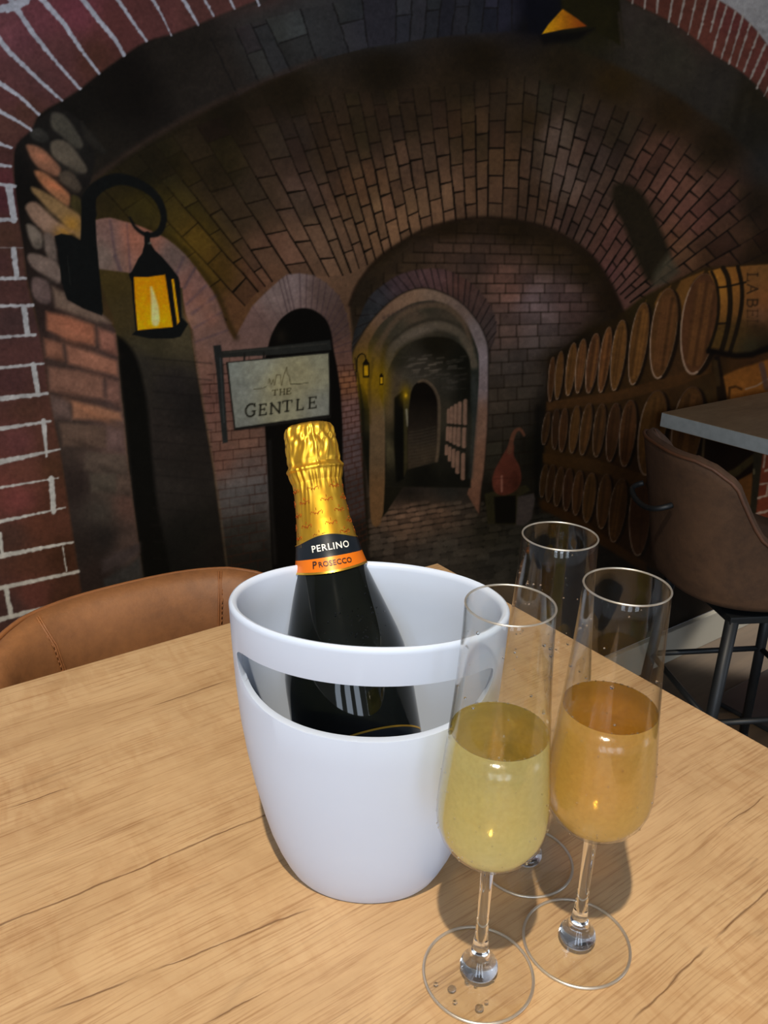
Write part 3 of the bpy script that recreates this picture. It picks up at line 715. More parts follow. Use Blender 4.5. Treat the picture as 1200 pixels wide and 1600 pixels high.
for pts, c in stones:
    pid = part('painted_stone')
    sp = smooth(pts, 4, True) if max(q[1] for q in pts) < 480 else pts
    poly(sp, c8(*c), .95, 5 if sp is not pts else 7, pid)
    p = np.array(pts); ce = p.mean(0)
    blob(ce[0] + 6, p[:,1].max() - 3, (np.ptp(p[:,0])) * .4, 6, c8(*(np.array(c) * .62)), .55, .3)
    blob(ce[0] - 4, ce[1] - 3, np.ptp(p[:,0]) * .25, np.ptp(p[:,1]) * .2, c8(*np.clip(np.array(c) * 1.12, 0, 255)), .6, .3)
for x, y, rx, ry, c in [(64,245,16,7,(164,104,80)),(84,290,18,6,(178,104,72)),(112,350,16,14,(158,112,42)),(100,362,14,6,(150,106,40)),(92,366,10,5,(128,92,40)),(118,510,30,10,(158,96,74)),(135,640,34,5,(150,100,76))]:
    blob(x, y, rx, ry, c8(*c), .75, .5)
stroke([(184,560),(189,620),(194,660),(200,730),(208,790),(216,850)], 2, c8(90,70,62), .35, 2)

# --- red brick pier and arch with white joints
E_ = smooth([(420,-6),(360,17),(310,38),(270,53),(230,64),(195,86),(155,115),(125,139),(97,157),(61,179),(49,203),(26,226),(20,262),(24,300),(30,345),(36,387),(41,435),(51,478),(62,523),(70,568),(76,615),(84,658),(93,702),(100,747),(107,793),(115,847),(122,893),(128,930),(150,1060),(170,1250)],3)
RB = field([(0,10,(92,56,62)),(60,30,(96,54,62)),(120,20,(100,52,62)),(90,80,(82,50,52)),(180,40,(82,46,46)),(240,20,(82,48,48)),(320,10,(78,48,46)),(150,90,(70,42,36)),(30,60,(98,58,66)),(30,110,(80,50,52)),(60,130,(76,48,50)),(20,150,(80,48,50)),(40,170,(72,46,40)),
 (10,200,(74,48,44)),(10,245,(66,42,40)),(5,275,(80,42,46)),(8,310,(70,38,44)),(10,370,(72,48,40)),(8,410,(66,42,42)),(30,410,(72,48,42)),(20,460,(68,44,42)),(20,500,(62,44,44)),(30,550,(76,48,46)),(20,600,(70,44,44)),(40,640,(72,46,38)),(30,690,(86,50,50)),(80,690,(74,46,38)),
 (40,740,(84,50,42)),(85,730,(66,42,30)),(30,780,(98,52,50)),(90,780,(70,42,32)),(60,820,(72,42,32)),(20,840,(62,42,36)),(50,880,(72,44,34)),(100,870,(56,34,24)),(50,930,(84,48,42)),(20,950,(60,42,40)),(0,1050,(66,42,36)),(-100,500,(76,46,44)),(-100,100,(90,54,58)),(100,950,(58,36,26))])
poly(E_ + [(-170,1300),(-170,-180),(420,-180)], from_field(RB), 1, 5)
MO = c8(150, 150, 162)
def mo_col(X, Y):
    t = np.clip((Y - 100) / 800, 0, 1)[..., None]
    return c8(148, 150, 166) * (1 - t) + c8(160, 156, 152) * t
ml = [([(25,12),(50,50),(80,88),(125,139)],[9,4]),([(67,0),(100,37),(125,75),(155,115)],[9,4]),([(130,0),(155,32),(180,62),(194,86)],[8,6]),([(184,0),(205,30),(229,64)],[6,4]),([(239,0),(252,22),(268,56)],[5,2]),
 ([(287,0),(300,22),(310,39)],[6,3]),([(320,0),(334,25)],[4,3]),([(360,0),(366,14)],[4,3]),([(398,-6),(405,8)],[5,3]),([(0,63),(15,82),(45,110),(75,138),(97,157)],[9,4]),([(0,130),(30,150),(61,179)],[7,4]),([(0,174),(22,186),(49,203)],[6,4]),
 ([(0,225),(18,231)],[6,3]),([(0,258),(17,260)],[6,4])]
barr = []
for pts, w in ml:
    d = np.array(pts[0], float) - np.array(pts[1], float); d /= np.hypot(*d)
    far_pt = tuple(np.array(pts[0]) + d * (120 if pts[0][0] < 5 else 60))
    stroke([far_pt] + pts, [w[0]] + list(np.linspace(w[0], w[1], len(pts))), mo_col, 1, 1.5, rough=.5)
    e = np.array(pts[-1], float) - np.array(pts[-2], float); e /= np.hypot(*e)
    barr.append(([far_pt] + pts + [tuple(np.array(pts[-1]) + e * 14)], 3))
stroke([(-40,18),(0,14),(22,10),(40,1),(55,-14)], [10,12,17,12,9], mo_col, 1, 2, rough=1.5)
barr.append(([(-40,18),(0,14),(22,10),(40,1),(55,-14)], 3))
H = [((0,288),(24,291),5,5),((0,344),(24,342),7,6),((0,387),(36,387),2,2),((0,435),(40,435),6,5),((0,478),(51,477),5,5),((0,527),(55,523),5,4),((0,575),(68,568),5,4),((0,623),(73,615),8,5),((0,670),(78,658),7,4),((0,722),(93,702),9,3),
 ((0,762),(90,747),4,2),((0,815),(102,793),6,2),((0,869),(114,847),8,3),((0,919),(122,893),7,5),((0,968),(128,934),8,2),((0,1022),(138,980),7,3),((0,1080),(145,1030),7,4),((0,1140),(150,1085),7,4)]
for a, b, w0, w1 in H:
    s_ = (b[1] - a[1]) / (b[0] - a[0]); st = (-165, a[1] - 165 * s_)
    stroke([st, a, b], [w0, w0, w1], mo_col, .97 if w0 > 2 else .45, 1.5, rough=.45)
    barr.append(([st, (b[0] + 22, b[1] + 22 * s_)], 2.5))
V = [((14,292),(22,344),11,10),((21,390),(26,432),9,8),((37,480),(43,522),9,8),((52,570),(60,617),9,7),((68,658),(73,713),8,3),((80,748),(84,800),9,8),((0,834),(3,864),6,5),((98,854),(104,893),2,2),((9,918),(17,958),8,8),
 ((-60,344),(-56,387),7,7),((-40,436),(-35,478),7,7),((-50,530),(-44,577),7,7),((-30,627),(-26,674),7,7),((-34,726),(-30,768),7,7),((-70,784),(-66,828),7,7),((-90,886),(-86,930),7,7),((-100,290),(-96,342),7,7),((-120,390),(-116,434),7,7),((-110,480),(-106,526),7,7),((30,970),(38,1010),7,7),((-60,985),(-52,1036),7,7)]
for a, b, w0, w1 in V:
    stroke([a, b], [w0, w1], mo_col, 1, 1.5, rough=.5)
    barr.append(([a, b], 3))
# each red brick is its own piece: region growing between the joints
def red_pieces(region_pts, barriers, name, seeds=None):
    x0, x1, y0, y1 = box_of(region_pts, 1)
    save_i = IMG[y0:y1, x0:x1].copy()
    IMG[y0:y1, x0:x1] = 0
    poly(region_pts, c8(255,255,255), 1, .1)
    for pts, w in barriers: stroke(pts, w, c8(0,0,0), 1, .1)
    m = IMG[y0:y1, x0:x1, 0] > .5
    IMG[y0:y1, x0:x1] = save_i
    lab = np.where(m, np.arange(m.size).reshape(m.shape) + 1, 0)
    while True:
        n = lab.copy()
        for ax in (0, 1):
            for rev in (False, True):
                a = n if ax == 0 else n.T
                if rev: a = a[::-1]
                for i in range(1, a.shape[0]):
                    ok = (a[i] > 0) & (a[i-1] > 0)
                    a[i][ok] = np.maximum(a[i][ok], a[i-1][ok])
        if (n == lab).all(): break
        lab = n
    ids, cnt = np.unique(lab[lab > 0], return_counts=True)
    for i, c in zip(ids, cnt):
        if c > 140:
            LAB[y0:y1, x0:x1][lab == i] = part(name)
red_pieces(E_ + [(-158,1245),(-158,-168),(420,-168)], barr, 'painted_brick')

# right upper arch and the pale wall beyond it
ro = smooth([(975,-60),(1040,-40),(1125,2),(1155,22),(1180,46),(1200,72),(1250,140),(1340,260)],4)
ri = smooth([(1330,380),(1260,245),(1200,155),(1170,122),(1140,100),(1110,82),(1075,52),(1040,30),(987,4),(940,-20)],4)
poly([(1020,-175),(1365,-175),(1365,330),(1340,260),(1250,140),(1200,72),(1180,46),(1155,22),(1125,2),(1040,-40),(975,-60)], c8(136,132,136), 1, 3)
RR = field([(990,0,(72,40,34)),(1040,15,(80,44,36)),(1080,35,(84,46,38)),(1110,60,(92,50,42)),(1140,40,(88,44,42)),(1150,80,(92,50,42)),(1190,100,(92,48,44)),(1190,140,(76,44,36)),(1250,200,(84,46,40))])
poly(ro + ri, from_field(RR), 1, 4)
jr = [((992,-30),(988,5),3),((1010,-20),(1007,14),3),((1030,-20),(1026,20),4),((1052,-10),(1045,34),4),((1071,-8),(1060,42),3.5),((1089,-6),(1075,54),3.5),((1107,-4),(1091,60),4),((1122,2),(1110,50),3.5),((1136,8),(1122,50),3.5),((1122,50),(1113,84),3.5),((1149,18),(1127,92),3),((1161,26),(1139,100),3.5),((1172,38),(1151,103),3.5),((1185,52),(1162,112),3.5),((1196,70),(1172,124),4),((1208,84),(1182,138),4),((1220,100),(1194,150),3.5),((1234,118),(1206,170),3.5),((1248,136),(1218,188),3.5),((1262,156),(1232,206),3.5),((1276,176),(1246,226),3.5),((1290,196),(1260,246),3.5)]
bj = []
for a, b, w in jr:
    stroke([a, b], [w, w * .8], c8(134,124,120), .95, 1.5, rough=.5)
    if a != (1122,50):
        d = (np.array(b, float) - a) / np.hypot(b[0]-a[0], b[1]-a[1])
        bj.append(([tuple(a - d * 14), tuple(b + d * 10)], 2.4))
red_pieces(ro + ri, bj, 'painted_brick')

# --- black lantern bracket and lantern
BL = c8(15, 16, 16)
LN = part('painted_lantern_bracket')
poly([(129,311),(150,303),(149,341),(151,378),(161,487),(159,493),(130,482),(105,468),(96,440),(90,387),(85,369),(96,365),(112,368),(126,376),(127,340)], BL, 1, 2, LN)
arc = smooth([(140,335),(138,312),(149,296),(168,284),(191,280),(222,290),(245,309),(256,337),(249,362),(230,367),(212,356),(203,340)],4)
stroke(arc, list(np.interp(np.linspace(0,1,len(arc)), [0,.3,.5,.62,.75,.86,1], [22,20,13,10,10,6,3])), BL, .98, 3, LN)
stroke([(105,400),(110,445)], 1, c8(44,44,42), .5, 1.5)
LP = part('painted_lantern')
stroke([(230,366),(230,378)], 9, BL, 1, 1.5, LP)
poly([(226,380),(235,380),(242,391),(252,400),(266,416),(279,433),(281,442),(284,496),(294,506),(282,526),(270,529),(234,529),(206,523),(212,517),(205,440),(201,429),(206,424),(216,404),(222,396)], BL, 1, 2, LP)
blob(234,380,3,2,c8(96,98,90),.9)
GP = part('painted_lantern_pane')
poly([(209,432.5),(230,433),(258,429),(264,470),(270,511),(245,513),(215,516),(211,470)], lambda X, Y: np.stack([.80 + (Y-430)/900, .50 + (Y-430)/1100, .02 + 0*X], -1), 1, 1.8, GP)
poly([(268,436),(271.5,436),(276,470),(280.5,503),(277,507),(272,470)], c8(214,140,10), 1, 1.5, GP)
stroke([(236,449),(239,462),(242,480),(243,500),(243,504)], [3,7,12,13,11], c8(206,190,128), .95, 3.5, GP)

# --- hanging sign
SB = part('painted_sign_bracket')
poly([(333,540),(345,539),(348,560),(352,630),(356,691),(348,693),(343,640),(338,580)], c8(32,33,33), 1, 1.8, SB)
stroke([(344,560),(350,660)], 2, c8(56,60,62), .7, 2)
poly([(344,549),(430,541),(516,531),(518,547),(440,554),(346,559)], c8(34,34,32), 1, 1.8, SB)
stroke([(350,551),(510,537)], 2, c8(52,50,46), .7, 2)
poly([(353,566),(392,562),(515,549),(517,653),(410,667),(366,673),(360,620)], c8(24,22,20), 1, 2)
stroke([(382,553),(382,564)], 3, c8(26,24,22), 1, 1.5); stroke([(412,551),(412,562)], 3, c8(26,24,22), 1, 1.5)
SG = part('painted_sign_board')
SC = field([(360,570,(118,122,118)),(400,570,(126,126,116)),(440,600,(140,132,104)),(500,560,(128,124,106)),(505,640,(112,112,106)),(440,640,(128,124,104)),(375,660,(108,110,106)),(370,610,(110,112,108)),(470,580,(136,128,102))])
poly([(356.5,567),(420,561),(513,552),(514.5,600),(514,648),(440,658),(368,668.5),(362,620)], from_field(SC), 1, 1.6, SG)
INK = c8(30, 28, 22)
sky = [(397,608),(416,605),(420,598),(421,592),(424,600),(427,593),(429,602),(432,586),(438,586),(440,602),(443,588),(448,574),(449,584),(452,588),(454,600),(468,600),(481,598)]
stroke([(397,608),(410,607),(416,604)], 1.1, c8(70,66,50), .9, 1.2); stroke(sky[2:15], 1.2, c8(72,64,44), .9, 1.3); stroke(sky[14:], 1.1, c8(70,66,50), .9, 1.2)
GLY = {'T': [[(0,1),(1,1)],[(.5,1),(.5,0)],[(.28,0),(.72,0)],[(0,1),(0,.82)],[(1,1),(1,.82)]],
 'H': [[(.12,1),(.12,0)],[(.88,1),(.88,0)],[(.12,.52),(.88,.52)],[(0,1),(.26,1)],[(.74,1),(1,1)],[(0,0),(.26,0)],[(.74,0),(1,0)]],
 'E': [[(.15,1),(.15,0)],[(0,1),(.9,1)],[(0,0),(.95,0)],[(.15,.52),(.7,.52)],[(.9,1),(.9,.84)],[(.95,0),(.95,.18)],[(.7,.62),(.7,.42)]],
 'G': [[(.93,.78),(.88,.9),(.7,.99),(.45,1.0),(.2,.88),(.05,.62),(.05,.36),(.2,.1),(.45,-.02),(.7,.02),(.88,.12),(.88,.4)],[(.68,.4),(1,.4)],[(.93,.78),(.93,1)]],
 'N': [[(.12,0),(.12,1)],[(.12,1),(.88,0)],[(.88,0),(.88,1)],[(0,1),(.2,1)],[(0,0),(.26,0)],[(.74,1),(1,1)]],
 'L': [[(.15,1),(.15,0)],[(0,1),(.34,1)],[(0,0),(.9,0)],[(.9,0),(.9,.2)]],
 'A': [[(.5,1),(.05,0)],[(.5,1),(.95,0)],[(.2,.35),(.8,.35)]],
 'B': [[(.12,0),(.12,1)],[(.12,1),(.7,.95),(.8,.75),(.65,.53),(.12,.52)],[(.65,.53),(.92,.4),(.9,.15),(.65,0),(.12,0)]]}
def letter(ch, o, ux, uy, w, col, al=1, soft=1.0):
    for g in GLY[ch]:
        pts = [tuple(np.array(o) + np.array(ux) * p[0] + np.array(uy) * p[1]) for p in g]
        thin = abs(g[0][1] - g[-1][1]) < .3
        stroke(pts, w * (.62 if thin else 1), col, al, soft)
for ch, x, y, w, h in [('T',425.5,618,8,8.5),('H',437,617,8,8.5),('E',447.5,616,7,8.5)]:
    letter(ch, (x, y), (w, -.9), (.3, -h), 1.7, c8(52,46,30))
for ch, x, y, w, h in [('G',383,651.5,16,19),('E',404.5,649,12,16.5),('N',421.5,647,17,16.5),('T',441.5,643.5,14,16.5),('L',463,641,12,16.5),('E',482,638.5,12.5,17)]:
    letter(ch, (x, y), (w, -.13 * w), (.6, -h), 2.7, INK)

# --- casks on their racks
CB = field([(860,600,(30,18,9)),(900,620,(44,28,12)),(950,620,(50,32,14)),(1000,600,(50,32,14)),(1060,580,(60,38,20)),(1100,560,(40,26,12)),(880,715,(50,32,14)),(950,730,(42,26,11)),(1000,700,(40,26,12)),(1050,650,(48,30,14)),(1100,620,(52,36,18)),
 (870,780,(34,22,10)),(900,810,(36,22,9)),(960,850,(34,20,8)),(1000,800,(40,26,12)),(1000,860,(30,18,8)),(1060,760,(46,28,12)),(1120,700,(24,14,7)),(1140,640,(60,36,16)),(1180,560,(60,36,18)),(1160,600,(60,36,14)),(1150,780,(70,42,18)),(1120,850,(40,22,10)),(1180,850,(50,28,14)),(1040,480,(44,30,12)),(960,500,(36,24,10)),(900,540,(24,17,8)),(1000,470,(40,30,12)),(1080,440,(50,34,14))])
poly([(846,800),(850,720),(853,640),(856,560),(880,545),(912,520),(960,498),(1000,466),(1040,445),(1100,418),(1210,410),(1260,560),(1240,900),(1100,920),(1000,880),(930,840),(880,805)], from_field(CB), 1, 6)
poly([(854,628),(960,612),(1060,585),(1112,560),(1112,582),(1060,603),(960,628),(854,642)], c8(66,41,20), .85, 3)
poly([(848,708),(930,718),(1010,742),(1010,764),(930,738),(848,722)], c8(58,37,17), .85, 3)
poly([(840,778),(900,806),(960,848),(1010,880),(1010,896),(940,852),(890,818),(842,792)], c8(50,30,12), .8, 4)
stroke([(842,640),(838,800)], 10, c8(12,10,7), .7, 10)
tops = [(985,500,1010,470),(1015,470,1048,448),(1048,450,1100,425)]
for i, (xa, ya, xb, yb) in enumerate(tops):
    poly([(xa+8,ya+4),(xa+16,ya-12),(xb,yb-2),(xb-10,yb+60),(xa+14,ya+60)], c8(112,72,32) if i else c8(100,66,28), .8, 3)
row1 = [(864,558,859,627,11),(877,549,870,624,14),(897,536,887,618,17),(912,530,902,614,17),(932,521,919,614,21),(952,511,938,613,19),(973,500,959,610,25),(1007,473,988,601,31),(1046,451,1027,591,42),(1104,428,1081,584,60)]
row2 = [(857,644,849,695,13),(870,639,866,702,14),(883,638,877,706,15),(902,634,893,708,17),(921,630,909,711,19),(941,631,931,714,21),(963,630,952,721,23),(986,625,975,729,29),(1029,610,1008,742,44),(1084,604,1062,745,50)]
row3 = [(853,726,846,777,13),(864,726,856,784,14),(877,730,869,791,16),(890,732,884,798,17),(906,735,899,805,19),(925,739,916,816,22),(948,741,939,826,24),(972,748,958,847,30),(1002,753,996,868,38)]
hues = [(112,68,36),(98,62,32),(118,76,36),(96,58,34),(110,70,34)]
for r, row in enumerate((row1, row2, row3)):
    for i, (xt, yt, xb, yb, w) in enumerate(row):
        w *= .84 if w < 40 else .92
        pid = part('painted_cask')
        cx, cy = (xt + xb) / 2, (yt + yb) / 2; hh = math.hypot(xt - xb, yt - yb) / 2
        ax = np.array([xt - xb, yt - yb], float) / (2 * hh); px_ = np.array([-ax[1], ax[0]])
        if px_[0] < 0: px_ = -px_
        el = [np.array([cx, cy]) + ax * hh * math.sin(a) + px_ * (w / 2) * math.cos(a) * (1 + .1 * math.sin(a)) for a in np.linspace(0, 2 * math.pi, 41)[:-1]]
        dim = (.80, .62, .56)[r] * (.82 if i < 2 else 1)
        sh = [p + px_ * (w * .10 + 2.5) + np.array([0, 1]) for p in el]
        poly(sh, c8(20,13,7), .85, 3)
        poly(el, c8(*(np.array(hues[(i * 2 + r) % 5]) * dim)), 1, 1.6, pid)
        ns = max(2, int(w / 7))
        for k in range(ns):
            u = -.55 + 1.2 * (k + .5) / ns
            g = rng.choice([.62, .8, 1.3])
            stroke([np.array([cx, cy]) + px_ * w / 2 * u - ax * hh * .82 * math.sqrt(max(.05, 1 - u * u)), np.array([cx, cy]) + px_ * w / 2 * (u + .05) + ax * hh * .82 * math.sqrt(max(.05, 1 - u * u))], w / ns * .42, c8(*np.clip(np.array(hues[(i + r) % 5]) * dim * g, 0, 255)), .55, max(1.5, w * .1))
        rim = c8(*(np.array((158,126,106)) * (dim + .10)))
        stroke(el[8:33], [1.0, max(1.4, w * .07)] , rim, .9, 1.2, pid)
        stroke(el[-8:] + el[:9], max(1.0, w * .03), rim, .45, 1.5, pid)
        stroke(el[2:16], max(1.2, w * .06), c8(*(np.array((70,40,20)) * dim)), .6, 2)
# the nearest cask seen from its side
NC = part('painted_cask')
NCf = field([(1115,430,(150,96,36)),(1125,450,(150,98,36)),(1125,480,(140,88,36)),(1145,440,(128,78,32)),(1150,480,(116,74,34)),(1120,520,(74,52,22)),(1150,520,(62,44,20)),(1180,440,(112,72,38)),(1190,470,(124,74,38)),(1185,490,(104,68,48)),(1180,515,(44,30,14)),(1175,540,(50,44,28)),(1195,545,(28,20,10)),(1200,420,(110,72,36)),(1240,480,(90,58,30))])
poly([(1107,424),(1130,418),(1200,413),(1262,420),(1262,545),(1200,550),(1165,557),(1135,552),(1112,546),(1104,545),(1115,520),(1122,480),(1118,445)], from_field(NCf), 1, 2.5, NC)
for pts, w in [([(1112,425),(1120,445),(1123,480),(1118,515),(1106,550)],5),([(1130,419),(1138,437),(1141,475),(1137,512),(1128,546)],8),([(1153,417),(1159,445),(1159,475),(1152,512),(1141,549)],6.5),([(1122,449),(1134,448),(1165,441)],3),([(1120,506),(1138,505)],3)]:
    stroke(smooth(pts, 3), w, c8(24,17,9), .95, 2)
stroke([(1108,548),(1150,556),(1175,554),(1215,538)], 9, c8(12,8,5), .9, 5)
for ch, y, h in [('L',427,13),('A',444,15),('B',467,13),('E',484,12),('L',500,12)]:
    letter(ch, (1168, y), (-.5, h), (16, 0), 2.6, c8(48,32,18), .85 if y < 480 else .5, 1.5)
NC2 = part('painted_cask')
poly([(1124,590),(1150,578),(1205,560),(1260,550),(1260,640),(1120,640)], c8(118,70,28), 1, 4, NC2)
stroke([(1139,622),(1140,606),(1150,604),(1158,608)], 4, c8(58,34,14), .9, 2)
stroke([(1165,608),(1182,603),(1200,592)], 2.5, c8(134,104,84), .9, 1.5)
stroke([(1190,570),(1198,606)], 9, c8(70,52,50), .8, 3)
poly([(1116,556),(1124,556),(1140,640),(1122,640)], c8(20,13,8), .9, 3)
stroke([(1118,566),(1122,600)], 7, c8(60,42,22), .8, 4)
# rack front below the far table
poly([(1092,640),(1240,620),(1240,900),(1120,900)], c8(24,14,8), .9, 5)
stroke([(1101,676),(1099,700),(1096,740)], 4, c8(72,58,40), .8, 2)
stroke([(1120,752),(1150,738),(1178,715)], [16,12,10], c8(62,50,28), .95, 3)
poly([(1128,765),(1176,738),(1178,812),(1140,840)], c8(104,64,30), 1, 3)
poly([(1178,690),(1194,690),(1188,760),(1180,812),(1170,812),(1176,750)], c8(46,40,28), 1, 3)
stroke([(1178,734),(1178,740)], 3, c8(110,98,72), .9, 2)
poly([(1194,690),(1262,680),(1262,900),(1172,900),(1180,812)], c8(122,58,38), 1, 2)
for a, b in [((1188,757),(1262,742)),((1185,778),(1262,757)),((1181,803),(1262,782)),((1196,735),(1262,722)),((1178,830),(1262,806)),((1176,856),(1262,832))]:
    stroke([a, b], 3.2, c8(176,150,132), .95, 1.3, rough=.5)
stroke([(1197,700),(1193,730)], 3, c8(176,150,132), .95, 1.3)
stroke([(1200,758),(1198,772)], 3, c8(176,150,132), .95, 1.3)

# --- copper still on its block
ST = part('painted_copper_still')
poly([(757,772),(782,765),(822,758),(828,766),(812,776),(808,820),(762,818)], c8(40,36,22), 1, 3, ST)
poly([(772,776),(806,774),(806,818),(774,818)], c8(12,10,7), .9, 3)
poly([(809,776),(834,771),(836,780),(830,812),(818,822),(806,820)], c8(60,52,50), .95, 3)
poly(smooth([(784,714),(792,700),(797,690),(803,696),(803,712),(812,730),(814,752),(804,768),(786,774),(773,768),(769,752),(773,735)],4,True), c8(80,40,30), 1, 2, ST)
blob(778,750,7,14,c8(108,56,44),.7); blob(806,752,8,18,c8(44,22,14),.6)
stroke([(784,744),(784,768)], 3, c8(150,100,86), .7, 2); stroke([(771,748),(812,746)], 1.5, c8(60,28,20), .6, 1.5)
stroke(smooth([(796,706),(800,686),(805,674),(813,671),(819,680)],4), [8,4], c8(86,52,38), .95, 1.8, ST)

# --- canvas grain over the whole painting
IMG *= (1 + .045 * NOISE1 + .05 * NOISE2)[..., None]
np.clip(IMG, .008, 1, out=IMG)
# ---------------------------------------------------------------- the room shell
WALL_Y = 1.156
def struct(name, bm, m, smooth=False):
    return tag(build(name, bm, m, None, smooth), kind='structure')
struct('floor', box(bmesh.new(), -2.6, 4.4, -3.2, WALL_Y + .1, -.05, 0), floor_mat())
struct('ceiling', box(bmesh.new(), -2.6, 4.4, -3.2, WALL_Y + .1, 2.6, 2.65), M_CEIL)
struct('wall_back', box(bmesh.new(), -2.6, 4.4, WALL_Y, WALL_Y + .1, 0, 2.6), M_WALL)
struct('wall_right', box(bmesh.new(), 4.3, 4.4, -3.2, WALL_Y - .001, 0, 2.6), M_WALL)
struct('baseboard_back', box(bmesh.new(), -2.6, 4.3, WALL_Y - .016, WALL_Y - .0005, 0, .098, .003), M_BASE)

ILL = .62
def build_mural():
    xs = np.concatenate([np.arange(-155, 0, 5), np.arange(0, 1200, 1.6), np.arange(1200, 1356, 5)])
    ys = np.concatenate([np.arange(-165, 0, 5), np.arange(0, 1040, 1.6), np.arange(1040, 1245, 5)])
    X, Y = np.meshgrid(xs, ys)
    d = ((X - 600) / FPX)[..., None] * RT - ((Y - 800) / FPX)[..., None] * UP + FW
    t = (WALL_Y - .002 - EYE[1]) / d[..., 1]
    P = EYE + d * t[..., None]
    low = P[..., 2] < .1
    P[..., 2] = np.maximum(P[..., 2], .1)
    cx = np.clip(X - MX0, 0, MW - 1.01); cy = np.clip(Y - MY0, 0, MH - 1.01)
    ix = cx.astype(int); iy = cy.astype(int); fx = (cx - ix)[..., None]; fy = (cy - iy)[..., None]
    col = (IMG[iy, ix] * (1 - fx) + IMG[iy, ix + 1] * fx) * (1 - fy) + (IMG[iy + 1, ix] * (1 - fx) + IMG[iy + 1, ix + 1] * fx) * fy
    lin = np.where(col <= .04045, col / 12.92, ((col + .055) / 1.055) ** 2.4) / ILL
    lin = np.clip(lin * np.array([1.03, .98, .83]), 0, .92)
    ny, nx = X.shape
    fxc = ((X[:-1, :-1] + X[1:, 1:]) / 2 - MX0).astype(int); fyc = ((Y[:-1, :-1] + Y[1:, 1:]) / 2 - MY0).astype(int)
    lab = LAB[np.clip(fyc, 0, MH - 1), np.clip(fxc, 0, MW - 1)]
    dead = low[:-1, :-1] & low[:-1, 1:]
    idx = np.arange(ny * nx).reshape(ny, nx)
    quads = np.stack([idx[1:, :-1], idx[1:, 1:], idx[:-1, 1:], idx[:-1, :-1]], -1)
    m, nt, b = mat('mural_paint')
    at = nt.nodes.new('ShaderNodeAttribute'); at.attribute_name = 'paint'
    v = coords(nt); grain = noise(nt, v, 260, 3)
    cc = mixc(nt, .22, at.outputs['Color'], ramp(nt, grain, [(.3, (.35, .35, .35, 1)), (.7, (1, 1, 1, 1))]).outputs[0], 'MULTIPLY')
    nt.links.new(cc, b.inputs['Base Color']); b.inputs['Roughness'].default_value = .62; b.inputs['Specular IOR Level'].default_value = .04
    bump(nt, b, grain, .12, .0006)
    root = tag(empty('mural', (1.2, WALL_Y - .002, .1)), 'dark painted mural of a vaulted brick wine cellar with casks and lanterns on the wall', 'mural')
    Pf = P.reshape(-1, 3) - np.array(root.location); Lf = lin.reshape(-1, 3)
    q_all = quads[~dead]; l_all = lab[~dead]
    order = np.argsort(l_all, kind='stable'); q_all = q_all[order]; l_all = l_all[order]
    ids, starts = np.unique(l_all, return_index=True); ends = list(starts[1:]) + [len(l_all)]
    for i, s, e in zip(ids, starts, ends):
        if e - s < 12: continue
        q = q_all[s:e]; used, inv = np.unique(q, return_inverse=True); inv = inv.reshape(-1, 4)
        nm = PART_NAMES[i] or 'painted_vault'
        me = bpy.data.meshes.new(nm)
        me.vertices.add(len(used)); me.vertices.foreach_set('co', Pf[used].astype(np.float32).ravel())
        me.loops.add(inv.size); me.loops.foreach_set('vertex_index', inv.astype(np.int32).ravel())
        me.polygons.add(len(inv)); me.polygons.foreach_set('loop_start', np.arange(0, inv.size, 4, dtype=np.int32))
        me.update(calc_edges=True)
        ca = me.color_attributes.new('paint', 'FLOAT_COLOR', 'POINT')
        ca.data.foreach_set('color', np.concatenate([Lf[used], np.ones((len(used), 1))], 1).astype(np.float32).ravel())
        me.materials.append(m)
        o = bpy.data.objects.new(nm, me); C.objects.link(o); o.parent = root
build_mural()

# ---------------------------------------------------------------- the front table
TZ = .75
tx1, ty1 = .626, .743
tx0, ty0 = tx1 - .80, ty1 - .80
tbl = tag(empty('dining_table', ((tx0 + tx1) / 2, (ty0 + ty1) / 2, 0)), 'light oak square dining table carrying the white bucket and the flutes', 'table')
def table_parts(root, w, d, z, th, mt, me_, pedestal):
    def rel(bm): return bm
    bm = box(bmesh.new(), -w / 2, w / 2, -d / 2, d / 2, z - th, z, .0012, 2); top = build('tabletop', bm, mt, root, False)
    if me_:
        bm = bmesh.new()
        for a in (box(bm, -w/2 - .0012, -w/2, -d/2, d/2, z - th + .0015, z - .0015), box(bm, w/2, w/2 + .0012, -d/2, d/2, z - th + .0015, z - .0015),
                  box(bm, -w/2, w/2, -d/2 - .0012, -d/2, z - th + .0015, z - .0015), box(bm, -w/2, w/2, d/2, d/2 + .0012, z - th + .0015, z - .0015)): pass
        e = build('edge_band', bm, me_, top, False); tag(e, kind='stuff')
    build('column', box(bmesh.new(), -.04, .04, -.04, .04, .012, z - th - .006, .004), M_BLACK, root, False)
    build('base_plate', box(bmesh.new(), -.24, .24, -.24, .24, 0, .012, .004), M_BLACK, root, False)
    build('mounting_plate', box(bmesh.new(), -.15, .15, -.15, .15, z - th - .006, z - th, .001), M_BLACK, root, False)
table_parts(tbl, .80, .80, TZ, .028, M_OAK, None, True)

# the far table, one place along the wall
fc = on_z(1035, 644, TZ)
ft = tag(empty('dining_table', (fc[0] + .40, fc[1] - .40, 0)), 'greyish oak table with a pale blue-grey edge, standing close to the mural', 'table')
table_parts(ft, .80, .80, TZ, .034, M_OAK2, M_EDGE, True)

